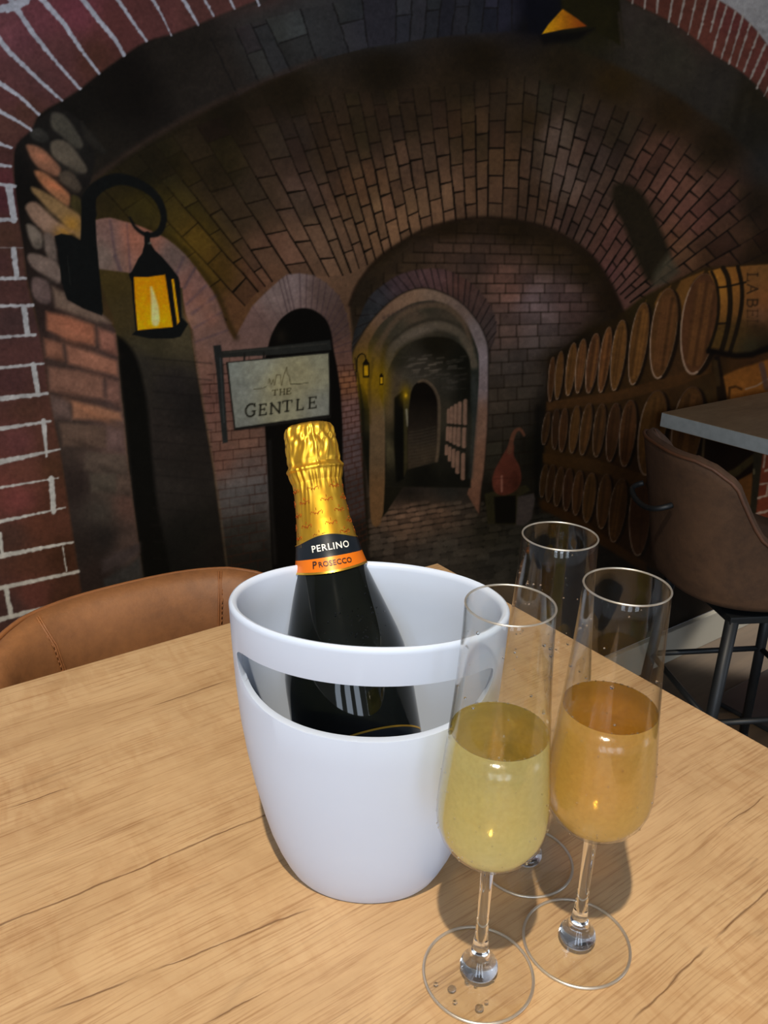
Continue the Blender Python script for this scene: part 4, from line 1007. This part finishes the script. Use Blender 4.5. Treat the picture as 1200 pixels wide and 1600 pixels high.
# ---------------------------------------------------------------- tub chairs
def tub(th):
    """Plan of the chair shell: 0 is the middle of the back, the seat opens towards +y."""
    s, c = math.sin(th), math.cos(th)
    x = TUBW * math.copysign(abs(s) ** .72, s); y = -.215 * math.copysign(abs(c) ** .72, c)
    return x, y
def rim_h(th):
    a = abs(math.degrees(th))
    return float(np.interp(a, [0, 30, 42, 55, 70, 90, 110, 135, 180], [.747, .744, .733, .705, .662, .605, .550, .505, .488]))
def shell_pt(th, k, inner=0.0):
    """k runs from 0 at the rim to 1 at the middle of the underside."""
    x, y = tub(th); h = rim_h(th)
    if k <= .6:
        u = k / .6; z = h + (.475 + SZ - h) * u
        lean = .045 * (1 - u) * max(0, math.cos(th)) ** .5 if abs(th) < PI / 2 else 0
        s = 1.0 - .05 * u
        x, y = x * s, y * s - lean
    else:
        u = (k - .6) / .4
        s = .95 * math.cos(u * PI / 2) ** .55 if u < 1 else 0
        z = .480 + SZ - .036 * math.sin(u * PI / 2) ** .8
        x, y = x * s, y * s
    if inner:
        r = math.hypot(x, y) or 1
        f = max(0, r - inner) / r
        x, y = x * f, y * f
        if k > .6: z += inner
    return Vector((x, y, z))
def make_chair(leather_out, leather_in, pipe, half=.195, heights=None, lift=0.0):
    global rim_h, TUBW, SZ
    SZ = lift
    TUBW = half
    rim_h = lambda th: float(np.interp(abs(math.degrees(th)), [0, 30, 42, 55, 70, 90, 110, 135, 180], heights))
    root = empty('dining_chair')
    n = 96; ks = [0, .04, .12, .22, .32, .42, .52, .6, .68, .76, .84, .92]
    bm = bmesh.new(); T = .034
    ring = []
    for i in range(n):
        th = -PI + 2 * PI * i / n; col = []
        for k in ks: col.append(bm.verts.new(shell_pt(th, k)))
        ring.append(col)
    bottom = bm.verts.new((0, 0, .444 + SZ))
    inn = []
    for i in range(n):
        th = -PI + 2 * PI * i / n; col = []
        for k in [0, .04, .12, .22, .32, .42, .52]:
            p = shell_pt(th, k, T if k > 0 else T * .75)
            if k == 0: p.z -= .001
            col.append(bm.verts.new(p))
        inn.append(col)
    top = []
    for i in range(n):
        th = -PI + 2 * PI * i / n
        p = (shell_pt(th, 0) + shell_pt(th, 0, T * .75)) / 2; p.z += .010; top.append(bm.verts.new(p))
    for i in range(n):
        j = (i + 1) % n
        for k in range(len(ks) - 1): bm.faces.new((ring[i][k], ring[i][k+1], ring[j][k+1], ring[j][k]))
        bm.faces.new((ring[i][-1], bottom, ring[j][-1]))
        for k in range(6): bm.faces.new((inn[i][k], inn[j][k], inn[j][k+1], inn[i][k+1]))
        bm.faces.new((ring[i][0], ring[j][0], top[j], top[i])); bm.faces.new((top[i], top[j], inn[j][0], inn[i][0]))
    sh = build('backrest_shell', bm, leather_out, root)
    # padded inner lining and seat cushion
    bm = bmesh.new(); rings = []
    for s, z in [(0, .487), (.3, .4865), (.6, .484), (.82, .478), (.93, .472), (.95, .466), (.93, .462)]:
        if s == 0: rings.append([bm.verts.new((0, .004, z + SZ))]); continue
        rings.append([bm.verts.new((tub(-PI + 2*PI*i/48)[0] * s * .86, tub(-PI + 2*PI*i/48)[1] * s * .86 + .004, z + SZ)) for i in range(48)])
    for a, b in zip(rings[:-1], rings[1:]):
        for k in range(48):
            j = (k + 1) % 48
            if len(a) == 1: bm.faces.new((a[0], b[k], b[j]))
            else: bm.faces.new((a[k], b[k], b[j], a[j]))
    build('seat_cushion', bm, leather_in, root)
    bm = bmesh.new()
    tube(bm, [shell_pt(-PI + 2*PI*i/n, 0) + Vector((0, 0, .003)) for i in range(n)], .0032, 8, closed=True)
    build('piping', bm, pipe, sh)
    def seam_pt(th, k, out):
        e = min(1, k / .05)
        p = shell_pt(th, k, T * (.45 + .55 * e) + out); p.z += .0085 * (1 - e); return p
    for sg in (-1, 1):
        th = sg * math.radians(27); cv = lambda k: -.22 * sg * (k / .5) ** 1.2
        bm = bmesh.new()
        for dth in (-.008, .008):
            tube(bm, [seam_pt(th + dth + cv(k), k, .0026) for k in np.linspace(.0, .52, 22)], .0012, 6)
        se = build('seam', bm, pipe, sh)
        bm = bmesh.new()
        for k in np.arange(.03, .5, .014):
            tube(bm, [seam_pt(th + .018 * sg + cv(k), k, .0028), seam_pt(th + .018 * sg + cv(k + .008), k + .008, .0028)], .0007, 5)
        tag(build('stitching', bm, pipe, sh), kind='stuff')
    # metal pull handle on the outside of the back
    bm = bmesh.new()
    def hb(x, z, o): 
        y = shell_pt(0, min(.58, (.747 - z) / .272 * .6)).y
        return (x, y - o, z)
    tube(bm, catmull([hb(-.062, .682, -.002), hb(-.062, .678, .012), hb(-.052, .672, .026), hb(-.02, .664, .032), hb(.02, .664, .032), hb(.052, .672, .026), hb(.062, .678, .012), hb(.062, .682, -.002)], 5), .0055, 10)
    build('pull_handle', bm, M_BLACK, root)
    bm = bmesh.new(); box(bm, -.13, .13, -.13, .13,   .428 + SZ, .443 + SZ, .003); build('under_frame', bm, M_BLACK, root, False)
    feet = []
    for sx in (-1, 1):
        for sy in (-1, 1):
            a = Vector((sx * .12, sy * .12, .432 + SZ)); b = Vector((sx * .145, sy * .145, .0))
            leg = build('leg', tube(bmesh.new(), [a, b], [.0125, .010], 12), M_BLACK, root)
            build('foot_cap', lathe(bmesh.new(), [(0, 0), (.011, 0), (.011, .008), (.0095, .012), (0, .012)], 14), M_BLACK, leg).location = (b.x, b.y, 0)
            feet.append((a, b))
    def at_h(k, z): a, b = feet[k]; return a + (b - a) * ((a.z - z) / (a.z - b.z))
    for i, j in ((0, 1), (2, 3), (0, 2), (1, 3)):
        build('stretcher', tube(bmesh.new(), [at_h(i, .25), at_h(j, .25)], .0065, 10), M_BLACK, root)
    return root
ch1 = make_chair(M_TAN, M_TAN, M_PIPE, .205, [.746, .745, .741, .733, .712, .64, .56, .505, .488])
tag(ch1, 'tan leather tub chair drawn up behind the front oak table, back to the mural', 'chair', 'tub chairs at the tables')
ch1.location = (.268, .640, 0); ch1.rotation_euler = (0, 0, PI)
ch2 = make_chair(M_BRN, M_BRN_IN, M_PIPE2, .168, [.776, .775, .766, .742, .650, .580, .555, .545, .535], .038)
tag(ch2, 'darker brown tub chair with a black pull handle on its back, at the grey-edged table', 'chair', 'tub chairs at the tables')
p1 = on_z(1082, 734, .772); p2 = on_z(984, 671, .772)
wd = (p2 - p1); wd /= np.linalg.norm(wd); fd = np.array([wd[1], -wd[0], 0])   # facing direction: along the wall, a little off it
mid = (p1 + p2) / 2 + fd * .255
ch2.location = (mid[0], mid[1], 0); ch2.rotation_euler = (0, 0, math.atan2(fd[1], fd[0]) - PI / 2)
print('chair2', mid, 'width', np.linalg.norm(p1 - p2), 'facing', fd)

# ---------------------------------------------------------------- wine bucket
F2 = np.array([math.sin(YAW), math.cos(YAW)]); R2 = np.array([math.cos(YAW), -math.sin(YAW)])
BK = on_z(568.4, 1352.9, TZ)
bk_rz = -YAW + math.radians(-4.2)
def sup_lathe(bm, prof, n=128):
    return lathe(bm, prof, n)
aprof = [(0, .049), (.003, .0515), (.010, .0555), (.021, .0605), (.035, .0655), (.05, .0695), (.075, .0752), (.10, .0795), (.125, .0828), (.15, .0848), (.18, .0862), (.2035, .0868)]
def oval_ring(bm, a, b, z, n=128):
    return [bm.verts.new((a * math.cos(2*PI*k/n), b * math.sin(2*PI*k/n), z)) for k in range(n)]
bm = bmesh.new(); RAT = .681; WT = .0052
rings = [[bm.verts.new((0, 0, .001))], oval_ring(bm, .030, .030 * RAT, .001), oval_ring(bm, .045, .045 * RAT, .0005)]
for z, a in aprof: rings.append(oval_ring(bm, a, a * RAT, z))
rings.append(oval_ring(bm, .0869, .0869 * RAT, .2052)); rings.append(oval_ring(bm, .0860, .0860 * RAT - .0002, .2068)); rings.append(oval_ring(bm, .0848, .0848 * RAT - .0006, .2074)); rings.append(oval_ring(bm, .0830, .0830 * RAT - .001, .2068)); rings.append(oval_ring(bm, .0820, .0820 * RAT - .0014, .2052))
for z, a in reversed(aprof[2:]):
    a2 = a - WT; rings.append(oval_ring(bm, a2, a * RAT - WT, max(z, .008) if z > .011 else .009))
rings.append(oval_ring(bm, .030, .030 * RAT, .0075)); rings.append([bm.verts.new((0, 0, .0075))])
for a, b in zip(rings[:-1], rings[1:]):
    for k in range(128):
        j = (k + 1) % 128
        if len(a) == 1: bm.faces.new((a[0], b[j], b[k]))
        elif len(b) == 1: bm.faces.new((a[k], a[j], b[0]))
        else: bm.faces.new((a[k], a[j], b[j], b[k]))
bucket = build('wine_bucket', bm, M_WHITE)
tag(bucket, 'white oval plastic wine bucket with a slot handle, holding the bottle', 'bucket')
bucket.location = (BK[0], BK[1], TZ + .0003); bucket.scale = (.994, .994, 1.0116); bucket.rotation_euler = (0, 0, bk_rz)
# the slot handle in the front wall
def slot_outline():
    zt = .1835; TM = math.radians(66); pts = []; up = []
    for k in range(81):
        s_ = math.sin(-PI / 2 + PI * k / 80)
        x = .0850 * math.sin(s_ * TM)
        pts.append((x, zt - .0055 - .0325 * (1 - abs(s_) ** 2.4) ** .5))
        up.append((x, zt - .0055 + .0055 * (1 - abs(s_) ** 14) ** .5))
    up = up[::-1]
    return pts + up[1:-1]
bm = bmesh.new(); ol = slot_outline()
f0 = [bm.verts.new((x, -.09, z)) for x, z in ol]; f1 = [bm.verts.new((x, -.012, z)) for x, z in ol]
bm.faces.new(f0); bm.faces.new(f1[::-1])
for k in range(len(ol)): bm.faces.new((f0[k], f1[k], f1[(k+1) % len(ol)], f0[(k+1) % len(ol)]))
cut = build('slot_cutter', bm, None, None, False)
cut.location = bucket.location; cut.scale = bucket.scale; cut.rotation_euler = bucket.rotation_euler
md = bucket.modifiers.new('slot', 'BOOLEAN'); md.object = cut; md.operation = 'DIFFERENCE'; md.solver = 'EXACT'
bv = bucket.modifiers.new('soft_edges', 'BEVEL'); bv.width = .0013; bv.segments = 3; bv.limit_method = 'ANGLE'; bv.angle_limit = math.radians(50)
dg = bpy.context.evaluated_depsgraph_get(); me2 = bpy.data.meshes.new_from_object(bucket.evaluated_get(dg))
bucket.modifiers.clear(); bucket.data = me2; me2.polygons.foreach_set('use_smooth', [True] * len(me2.polygons)); me2.set_sharp_from_angle(angle=math.radians(42))
bpy.data.objects.remove(cut)

# ---------------------------------------------------------------- bottle
b_top = EYE + ray(481, 664) * (.562 / (ray(481, 664) @ FW))
b_slot = EYE + ray(553, 1110) * (.552 / (ray(553, 1110) @ FW))
ax = b_top - b_slot; Lb = np.linalg.norm(ax); ax = ax / Lb
HB = Lb + .042                       # shown length plus the part hidden in the bucket
b_base = b_top - ax * HB
bot = tag(empty('sparkling_wine_bottle', tuple(b_base)), 'dark green prosecco bottle with gold foil neck leaning in the white bucket', 'bottle')
zq = Vector(ax).to_track_quat('Z', 'Y'); bot.rotation_mode = 'QUATERNION'
# spin it so that local -y looks back at the camera
loc_cam = zq.inverted() @ (Vector(EYE) - Vector(b_base)); spin = math.atan2(loc_cam.y, loc_cam.x) + PI / 2
from mathutils import Quaternion
bot.rotation_quaternion = zq @ Quaternion((0, 0, 1), spin)
print('bottle length', HB, 'base z', b_base[2])
h = HB
def sB(y):   # distance along the axis, measured down from the top, in metres
    return h - y
prof = [(0, .004), (.020, .003), (.034, .0), (.0395, .002), (.0420, .006), (.0428, .012), (.0428, sB(.176)), (.0424, sB(.168)), (.0408, sB(.157)), (.0382, sB(.146)), (.0348, sB(.135)), (.0310, sB(.123)), (.0275, sB(.112)), (.0243, sB(.101)), (.0218, sB(.091)), (.0198, sB(.080)), (.0180, sB(.066)), (.0163, sB(.050)), (.0150, sB(.036)), (.0142, sB(.030)), (.0165, sB(.028)), (.0165, sB(.022)), (.0150, sB(.020)), (.0150, sB(.004)), (0, sB(.003))]
M_BOT, nt, b = mat('dark_green_glass')
vv = coords(nt); nz = noise(nt, vv, 40, 4)
nt.links.new(ramp(nt, nz, [(.35, (.0015, .002, .001, 1)), (.7, (.004, .005, .003, 1))]).outputs[0], b.inputs['Base Color'])
b.inputs['Roughness'].default_value = .05; b.inputs['IOR'].default_value = 1.5; b.inputs['Specular IOR Level'].default_value = .35
build('bottle_glass', lathe(bmesh.new(), prof, 96), M_BOT, bot)
M_GOLD, nt, b = mat('gold_foil')
vv = coords(nt, (1, 1, .25)); w1 = noise(nt, vv, 60, 3, .5, .3); w2 = noise(nt, coords(nt, (1, 1, .5)), 320, 3)
nt.links.new(ramp(nt, w1, [(.3, srgb(214, 150, 30)), (.6, srgb(240, 186, 60))]).outputs[0], b.inputs['Base Color'])
b.inputs['Metallic'].default_value = .9; b.inputs['Roughness'].default_value = .36
bump(nt, b, math_(nt, 'ADD', w1, math_(nt, 'MULTIPLY', w2, .3)), .10, .0006)
def foil_r(s):
    """Foil radius at s metres below the top."""
    return float(np.interp(s, [0, .0015, .004, .012, .022, .0285, .0315, .0335, .036, .040, .050, .066, .080, .091, .096], [.0120, .0150, .0163, .0168, .0176, .0182, .0186, .0184, .0178, .0164, .0166, .0180, .0201, .0221, .0233]))
def band_low(phi, s0, amp=.004):
    """Lower edge of the label bands: highest at the front seam, sinking to the sides."""
    return s0
def wrinkle(phi, s):
    g = math.exp(-((s - .012) / .012) ** 2)
    w = .0006 * (.03 + g) * math.sin(phi * 13 + 2 * math.sin(s * 300)) + .0003 * math.sin(phi * 27 + s * 500) * g
    for c, q in ((-.75, .0012), (-.55, .0009), (-.40, .0006)): w += q * math.exp(-((phi - c - .1 * math.sin(s * 60)) / .045) ** 2) * (1 if s > .03 else 0) * max(0, 1 - (s - .03) / .05)
    w += .0005 * math.exp(-((s - .038) / .006) ** 2) * math.sin(phi * 26)
    # two wire ribs and the folded seam on the front
    for c in (-.9, .15, 1.3, 2.4, -2.0): w += .0011 * math.exp(-((phi - c) / .05) ** 2) * (1 if s < .031 else 0)
    for c in (-1.05, -.95): w += .0007 * math.exp(-((phi - c) / .035) ** 2)
    w += .0009 * math.exp(-((s - .0310) / .0012) ** 2) - .0008 * math.exp(-((s - .0275) / .0016) ** 2)
    return w
def skin(name, m, parent, srange, rfun, phis, off=0.0, wr=True, ns=60, edge0=None, edge1=None, cap=False):
    bm = bmesh.new(); g = []
    full = abs(phis[1] - phis[0] - 2 * PI) < 1e-6; npx = 160 if full else max(8, int((phis[1] - phis[0]) * 30))
    for i in range(npx if full else npx + 1):
        phi = phis[0] + (phis[1] - phis[0]) * i / npx; col = []
        a = edge0(phi) if edge0 else srange[0]; z = edge1(phi) if edge1 else srange[1]
        pw = (phi + PI) % (2 * PI) - PI
        for k in range(ns + 1):
            s = a + (z - a) * k / ns
            r = rfun(s) + off + (wrinkle(pw, s) if wr else 0)
            col.append(bm.verts.new((r * math.sin(phi), -r * math.cos(phi), h - s)))
        g.append(col)
    m_ = len(g)
    for i in range(m_ if full else m_ - 1):
        for k in range(ns):
            j = (i + 1) % m_; bm.faces.new((g[i][k], g[i][k+1], g[j][k+1], g[j][k]))
    if cap:
        c = bm.verts.new((0, 0, h + .0012))
        for i in range(m_): bm.faces.new((g[i][0], g[(i+1) % m_][0], c))
    return build(name, bm, m, parent)
foil = skin('foil', M_GOLD, bot, (0, .083), foil_r, (-PI, PI), .0004, True, 110, cap=True)
M_NAVY = plain('navy_label', srgb(22, 28, 34), .3, .2); M_ORANGE = plain('orange_label', srgb(236, 120, 16), .35, .25); M_GOLDL = plain('gold_trim', srgb(226, 176, 66), .3, .9)
M_CREAM = plain('cream_lettering', srgb(232, 228, 214), .4); M_INK = plain('dark_lettering', srgb(40, 24, 20), .4); M_RED = plain('red_foil_print', srgb(176, 84, 20), .4, .5)
up_e = lambda phi: .0815 - .0045 * math.cos(phi) ** 3 * (1 if math.cos(phi) > 0 else 0)
mid_e = lambda phi: .0905 + .0015 * math.cos(phi)
lo_e = lambda phi: .0985 + .0028 * max(0, math.cos(phi)) ** 2
def neck_r(s):
    return float(np.interp(s, [0, .066, .080, .091, .101, .112], [.0165, .0182, .0203, .0222, .0247, .0279]))
skin('navy_band', M_NAVY, bot, None, neck_r, (-PI, PI), .0008, False, 10, up_e, mid_e)
skin('orange_band', M_ORANGE, bot, None, neck_r, (-PI, PI), .0008, False, 10, mid_e, lo_e)
skin('gold_trim', M_GOLDL, bot, None, neck_r, (-PI, PI), .0011, False, 2, lambda p: up_e(p) - .0007, lambda p: up_e(p))
skin('gold_trim', M_GOLDL, bot, None, neck_r, (-PI, PI), .0011, False, 2, lambda p: lo_e(p) - .0002, lambda p: lo_e(p) + .0012)
def text_on_neck(name, body, size, s_mid, phi0, m, parent, rfun, off, space=1.0, shear=0.0, tilt=0.0):
    cu = bpy.data.curves.new(name, 'FONT'); cu.body = body; cu.size = size; cu.align_x = 'CENTER'; cu.align_y = 'CENTER'; cu.space_character = space; cu.shear = shear
    cu.resolution_u = 3; cu.offset = .00008
    tmp = bpy.data.objects.new('tmp', cu); C.objects.link(tmp)
    me = bpy.data.meshes.new_from_object(tmp.evaluated_get(bpy.context.evaluated_depsgraph_get())); bpy.data.objects.remove(tmp)
    bm = bmesh.new(); bm.from_mesh(me)
    bmesh.ops.triangulate(bm, faces=bm.faces)
    bmesh.ops.subdivide_edges(bm, edges=[e for e in bm.edges if e.calc_length() > size * .15], cuts=1)
    for v in bm.verts:
        s = s_mid - v.co.y - tilt * v.co.x; r = rfun(s) + off; phi = phi0 + v.co.x / r
        v.co = Vector((r * math.sin(phi), -r * math.cos(phi), h - s))
    return build(name, bm, m, parent, False)
tag(text_on_neck('lettering', 'PERLINO', .0062, .0856, .10, M_CREAM, bot, neck_r, .0013, 1.12), 'cream capital lettering on the navy band')
tag(text_on_neck('lettering', 'ROSECCO', .0049, .0962, .15, M_INK, bot, neck_r, .0013, 1.05), 'dark lettering on the orange band')
tag(text_on_neck('lettering', 'P', .0066, .0960, -.43, M_INK, bot, neck_r, .0014, 1.0), 'larger dark initial on the orange band')
# little red-brown crest prints scattered over the foil
def crest(phi0, s0):
    bm = bmesh.new()
    for (dx, ds, l, a) in [(-.0026,0,.0022,.3),(.0026,0,.0022,-.3),(0,-.0018,.0018,1.5),(0,.0010,.0024,.1),(-.0012,.0012,.0014,1.0),(.0012,.0012,.0014,-1.0),(-.004,.0008,.0012,1.2),(.004,.0008,.0012,-1.2)]:
        pts = []
        for t in np.linspace(-1, 1, 5):
            x = dx + t * l / 2 * math.cos(a); s = s0 + ds + t * l / 2 * math.sin(a) + .0005 * math.sin(t * 5)
            r = foil_r(s) + .0007; ph = phi0 + x / r; r += wrinkle(ph, s)
            pts.append((r * math.sin(ph), -r * math.cos(ph), h - s))
        tube(bm, pts, .00017, 4)
    return bm
for row, s0 in enumerate([.0445, .0530, .0610, .0690, .0760]):
    for k in range(-2, 3):
        ph = k * .92 + (row % 2) * .46 - .2
        if abs(ph) < 1.7: tag(build('foil_print', crest(ph, s0), M_RED, foil), kind='stuff')
bm = bmesh.new(); rd = random.Random(4)  # added beads stand in for the broken reflections sparkling on the bottle shoulder
for _ in range(70):
    s_ = rd.gauss(.140, .010); ph = rd.gauss(.35, .28); q = rd.uniform(.0003, .0009)
    r = float(np.interp(h - s_, [p[1] for p in prof[5:17]], [p[0] for p in prof[5:17]])) if s_ < h - .012 else .0428
    bmesh.ops.create_icosphere(bm, subdivisions=1, radius=1, matrix=Matrix.Translation((r * math.sin(ph), -r * math.cos(ph), h - s_)) @ Matrix.Scale(q, 4))
tag(build('condensation_and_glints', bm, M_DROP, bot), kind='stuff')
# body label whose gold-edged top shows through the slot
sl0 = h - .036
lab_r = lambda s: .0428
lt = lambda p: .2025 + .022 * (1 - math.cos(min(abs(p - .22), 1.2)))
skin('body_label', M_NAVY, bot, None, lab_r, (-.75, 1.25), .0006, False, 6, lambda p: lt(p), lambda p: h - .012)
skin('gold_trim', M_GOLDL, bot, None, lab_r, (-.75, 1.25), .0009, False, 1, lambda p: lt(p), lambda p: lt(p) + .0012)

# ---------------------------------------------------------------- flutes
outer = [(.0046, .0885), (.0075, .0892), (.0125, .0918), (.0185, .0962), (.0240, .1018), (.0282, .1085), (.0303, .1150), (.0311, .1215), (.0311, .1290), (.0305, .1390), (.0295, .1500), (.0283, .1630), (.0270, .1770), (.0258, .1920), (.0247, .2080), (.0238, .2250), (.0232, .2400), (.0229, .2520)]
def interp_prof(z):
    return float(np.interp(z, [p[1] for p in outer], [p[0] for p in outer]))
WTG = .0006
def flute(pos, label, wine_mat=None, level=.178, drops=120, seed=1, rz=0.0, wlabel=None):
    rnd = random.Random(seed)
    root = tag(empty('champagne_flute', (pos[0], pos[1], TZ + .0002), rz), label, 'wine glass', 'champagne flutes on the table')
    inner = [(max(0, r - WTG) , z + (.0012 if z < .11 else 0)) for r, z in outer]
    prof = [(0, .0876)] + outer + [(.0227, .2526), (.0222, .2522)] + inner[::-1][:-1] + [(0, .0897)]
    build('bowl', lathe(bmesh.new(), prof, 96), M_GLASS, root)
    rr = bmesh.new(); n = 96
    tube(rr, [(.02255 * math.cos(2*PI*k/n), .02255 * math.sin(2*PI*k/n), .2523) for k in range(n)], .00055, 8, closed=True)
    build('rim', rr, M_RIM, root)
    st = [(0, .0030), (.0085, .0032), (.0112, .0050), (.0118, .0075), (.0112, .0100), (.0094, .0122), (.0072, .0150), (.0060, .0185), (.0052, .0225), (.0049, .0240), (.0046, .027), (.0040, .034), (.0037, .050), (.0037, .070), (.0040, .0835), (.0048, .0885), (.0040, .0900), (0, .0902)]
    build('stem', lathe(bmesh.new(), [(r * .98, z) for r, z in st], 48), M_GLASS_S, root)
    ft_ = [(0, .0), (.0320, .0), (.0334, .0006), (.0337, .0011), (.0330, .0017), (.0300, .0019), (.020, .0024), (.010, .0034), (0, .0036)]
    build('foot', lathe(bmesh.new(), ft_, 96), M_GLASS, root)
    rr = bmesh.new(); tube(rr, [(.0333 * math.cos(2*PI*k/n), .0333 * math.sin(2*PI*k/n), .0011) for k in range(n)], .0010, 8, closed=True)
    build('foot_rim', rr, M_RIM, root)
    if drops:
        bm = bmesh.new()
        for _ in range(drops):
            a = rnd.uniform(0, 2 * PI); z = rnd.triangular(.098, level if wine_mat else .235, .112 if wine_mat else .2); s = rnd.uniform(.00025, .0007)
            r = interp_prof(z)
            if not wine_mat or rnd.random() < .25:
                z = rnd.uniform(.17, .235); r = interp_prof(z) - WTG - .0002; s *= rnd.choice([1.0, 1.3, 1.8])
            mx = Matrix.Translation((r * math.cos(a), r * math.sin(a), z)) @ Matrix.Scale(s, 4)
            bmesh.ops.create_icosphere(bm, subdivisions=1, radius=1, matrix=mx)
        tag(build('condensation_and_glints', bm, M_DROP, root), kind='stuff')
    if wine_mat:
        w = bmesh.new(); pr = [(0, .0903)]
        for r, z in inner[1:]:
            if z < level - .001: pr.append((r - .00008, z))
        rl = interp_prof(level) - WTG - .00008
        pr += [(rl, level), (rl - .0006, level - .0004), (rl - .002, level - .0008), (0, level - .0009)]
        lathe(w, pr, 96)
        wo = build('sparkling_wine', w, wine_mat); wo.data.materials.append(M_SURF)
        for pf in wo.data.polygons:
            if pf.center.z > level - .0012: pf.material_index = 1
        wo.location = (pos[0], pos[1], TZ + .0002)
        tag(wo, wlabel, 'wine', 'wine in the flutes')
        bm = bmesh.new()
        for _ in range(70):
            a = rnd.uniform(0, 2 * PI); s = rnd.uniform(.0003, .0006)
            mx = Matrix.Translation(((rl - s) * math.cos(a), (rl - s) * math.sin(a), level + s * .3)) @ Matrix.Scale(s, 4)
            bmesh.ops.create_icosphere(bm, subdivisions=1, radius=1, matrix=mx)
        tag(build('foam_bubbles', bm, M_DROP, wo), kind='stuff')
    return root
W1 = wine('pale_wine', srgb(236, 230, 174), srgb(236, 222, 140)); W2 = wine('amber_wine', srgb(236, 206, 122), srgb(236, 196, 92))
gl = on_z(747, 1522, TZ); gr = on_z(900, 1473, TZ); gb = on_z(820, 1346, TZ)
flute(gl, 'full champagne flute nearest the camera, water droplets on its foot', W1, .1775, 150, 3, .4, 'pale yellow sparkling wine in the flute with droplets on its foot')
flute(gr, 'full champagne flute with the deeper golden wine, foot clear of droplets', W2, .1775, 110, 5, 1.3, 'deeper golden sparkling wine in the flute standing behind the droplet-spotted one')
flute(gb, 'empty champagne flute standing behind the two filled ones', None, .17, 40, 9, 2.2)
# beads of water on the nearest foot
DROPS = [(681,1537,.0015,'flattened water droplet at the outer edge of the nearest flute foot'),(706,1545,.0027,'large round water droplet on the nearest flute foot, second in from its outer edge'),
         (730,1535,.0018,'medium water droplet just below the stem knob on the nearest flute foot'),(743,1541,.0012,'tiny water droplet touching the shade of the stem knob, beside the medium one'),
         (711,1565,.0015,'small water droplet alone below the large round one on the nearest foot'),(749,1575,.0028,'largest oblong water droplet, nearest the camera on the flute foot'),
         (760,1566,.0014,'small water droplet just above the largest oblong one'),(722,1517,.0013,'small water droplet tucked against the stem knob, farthest from the camera'),
         (770,1533,.0010,'tiniest water droplet, on the side of the foot towards the other filled flute')]
for (px, py, s, dl) in DROPS:
    p = on_z(px, py, TZ + .0026)
    bm = bmesh.new(); bmesh.ops.create_uvsphere(bm, u_segments=20, v_segments=10, radius=1)
    for v in bm.verts: v.co = Vector((v.co.x * s, v.co.y * s * .9, max(0, v.co.z) * s * .55))
    o = build('water_droplet', bm, M_DROP); rr_ = math.hypot(p[0] - gl[0], p[1] - gl[1])
    zf = float(np.interp(rr_, [0, .010, .020, .030, .0337], [.0036, .0034, .0024, .0019, .0011]))
    o.location = (p[0], p[1], TZ + .0003 + zf)
    tag(o, dl, 'droplet', 'water droplets on the glass foot')
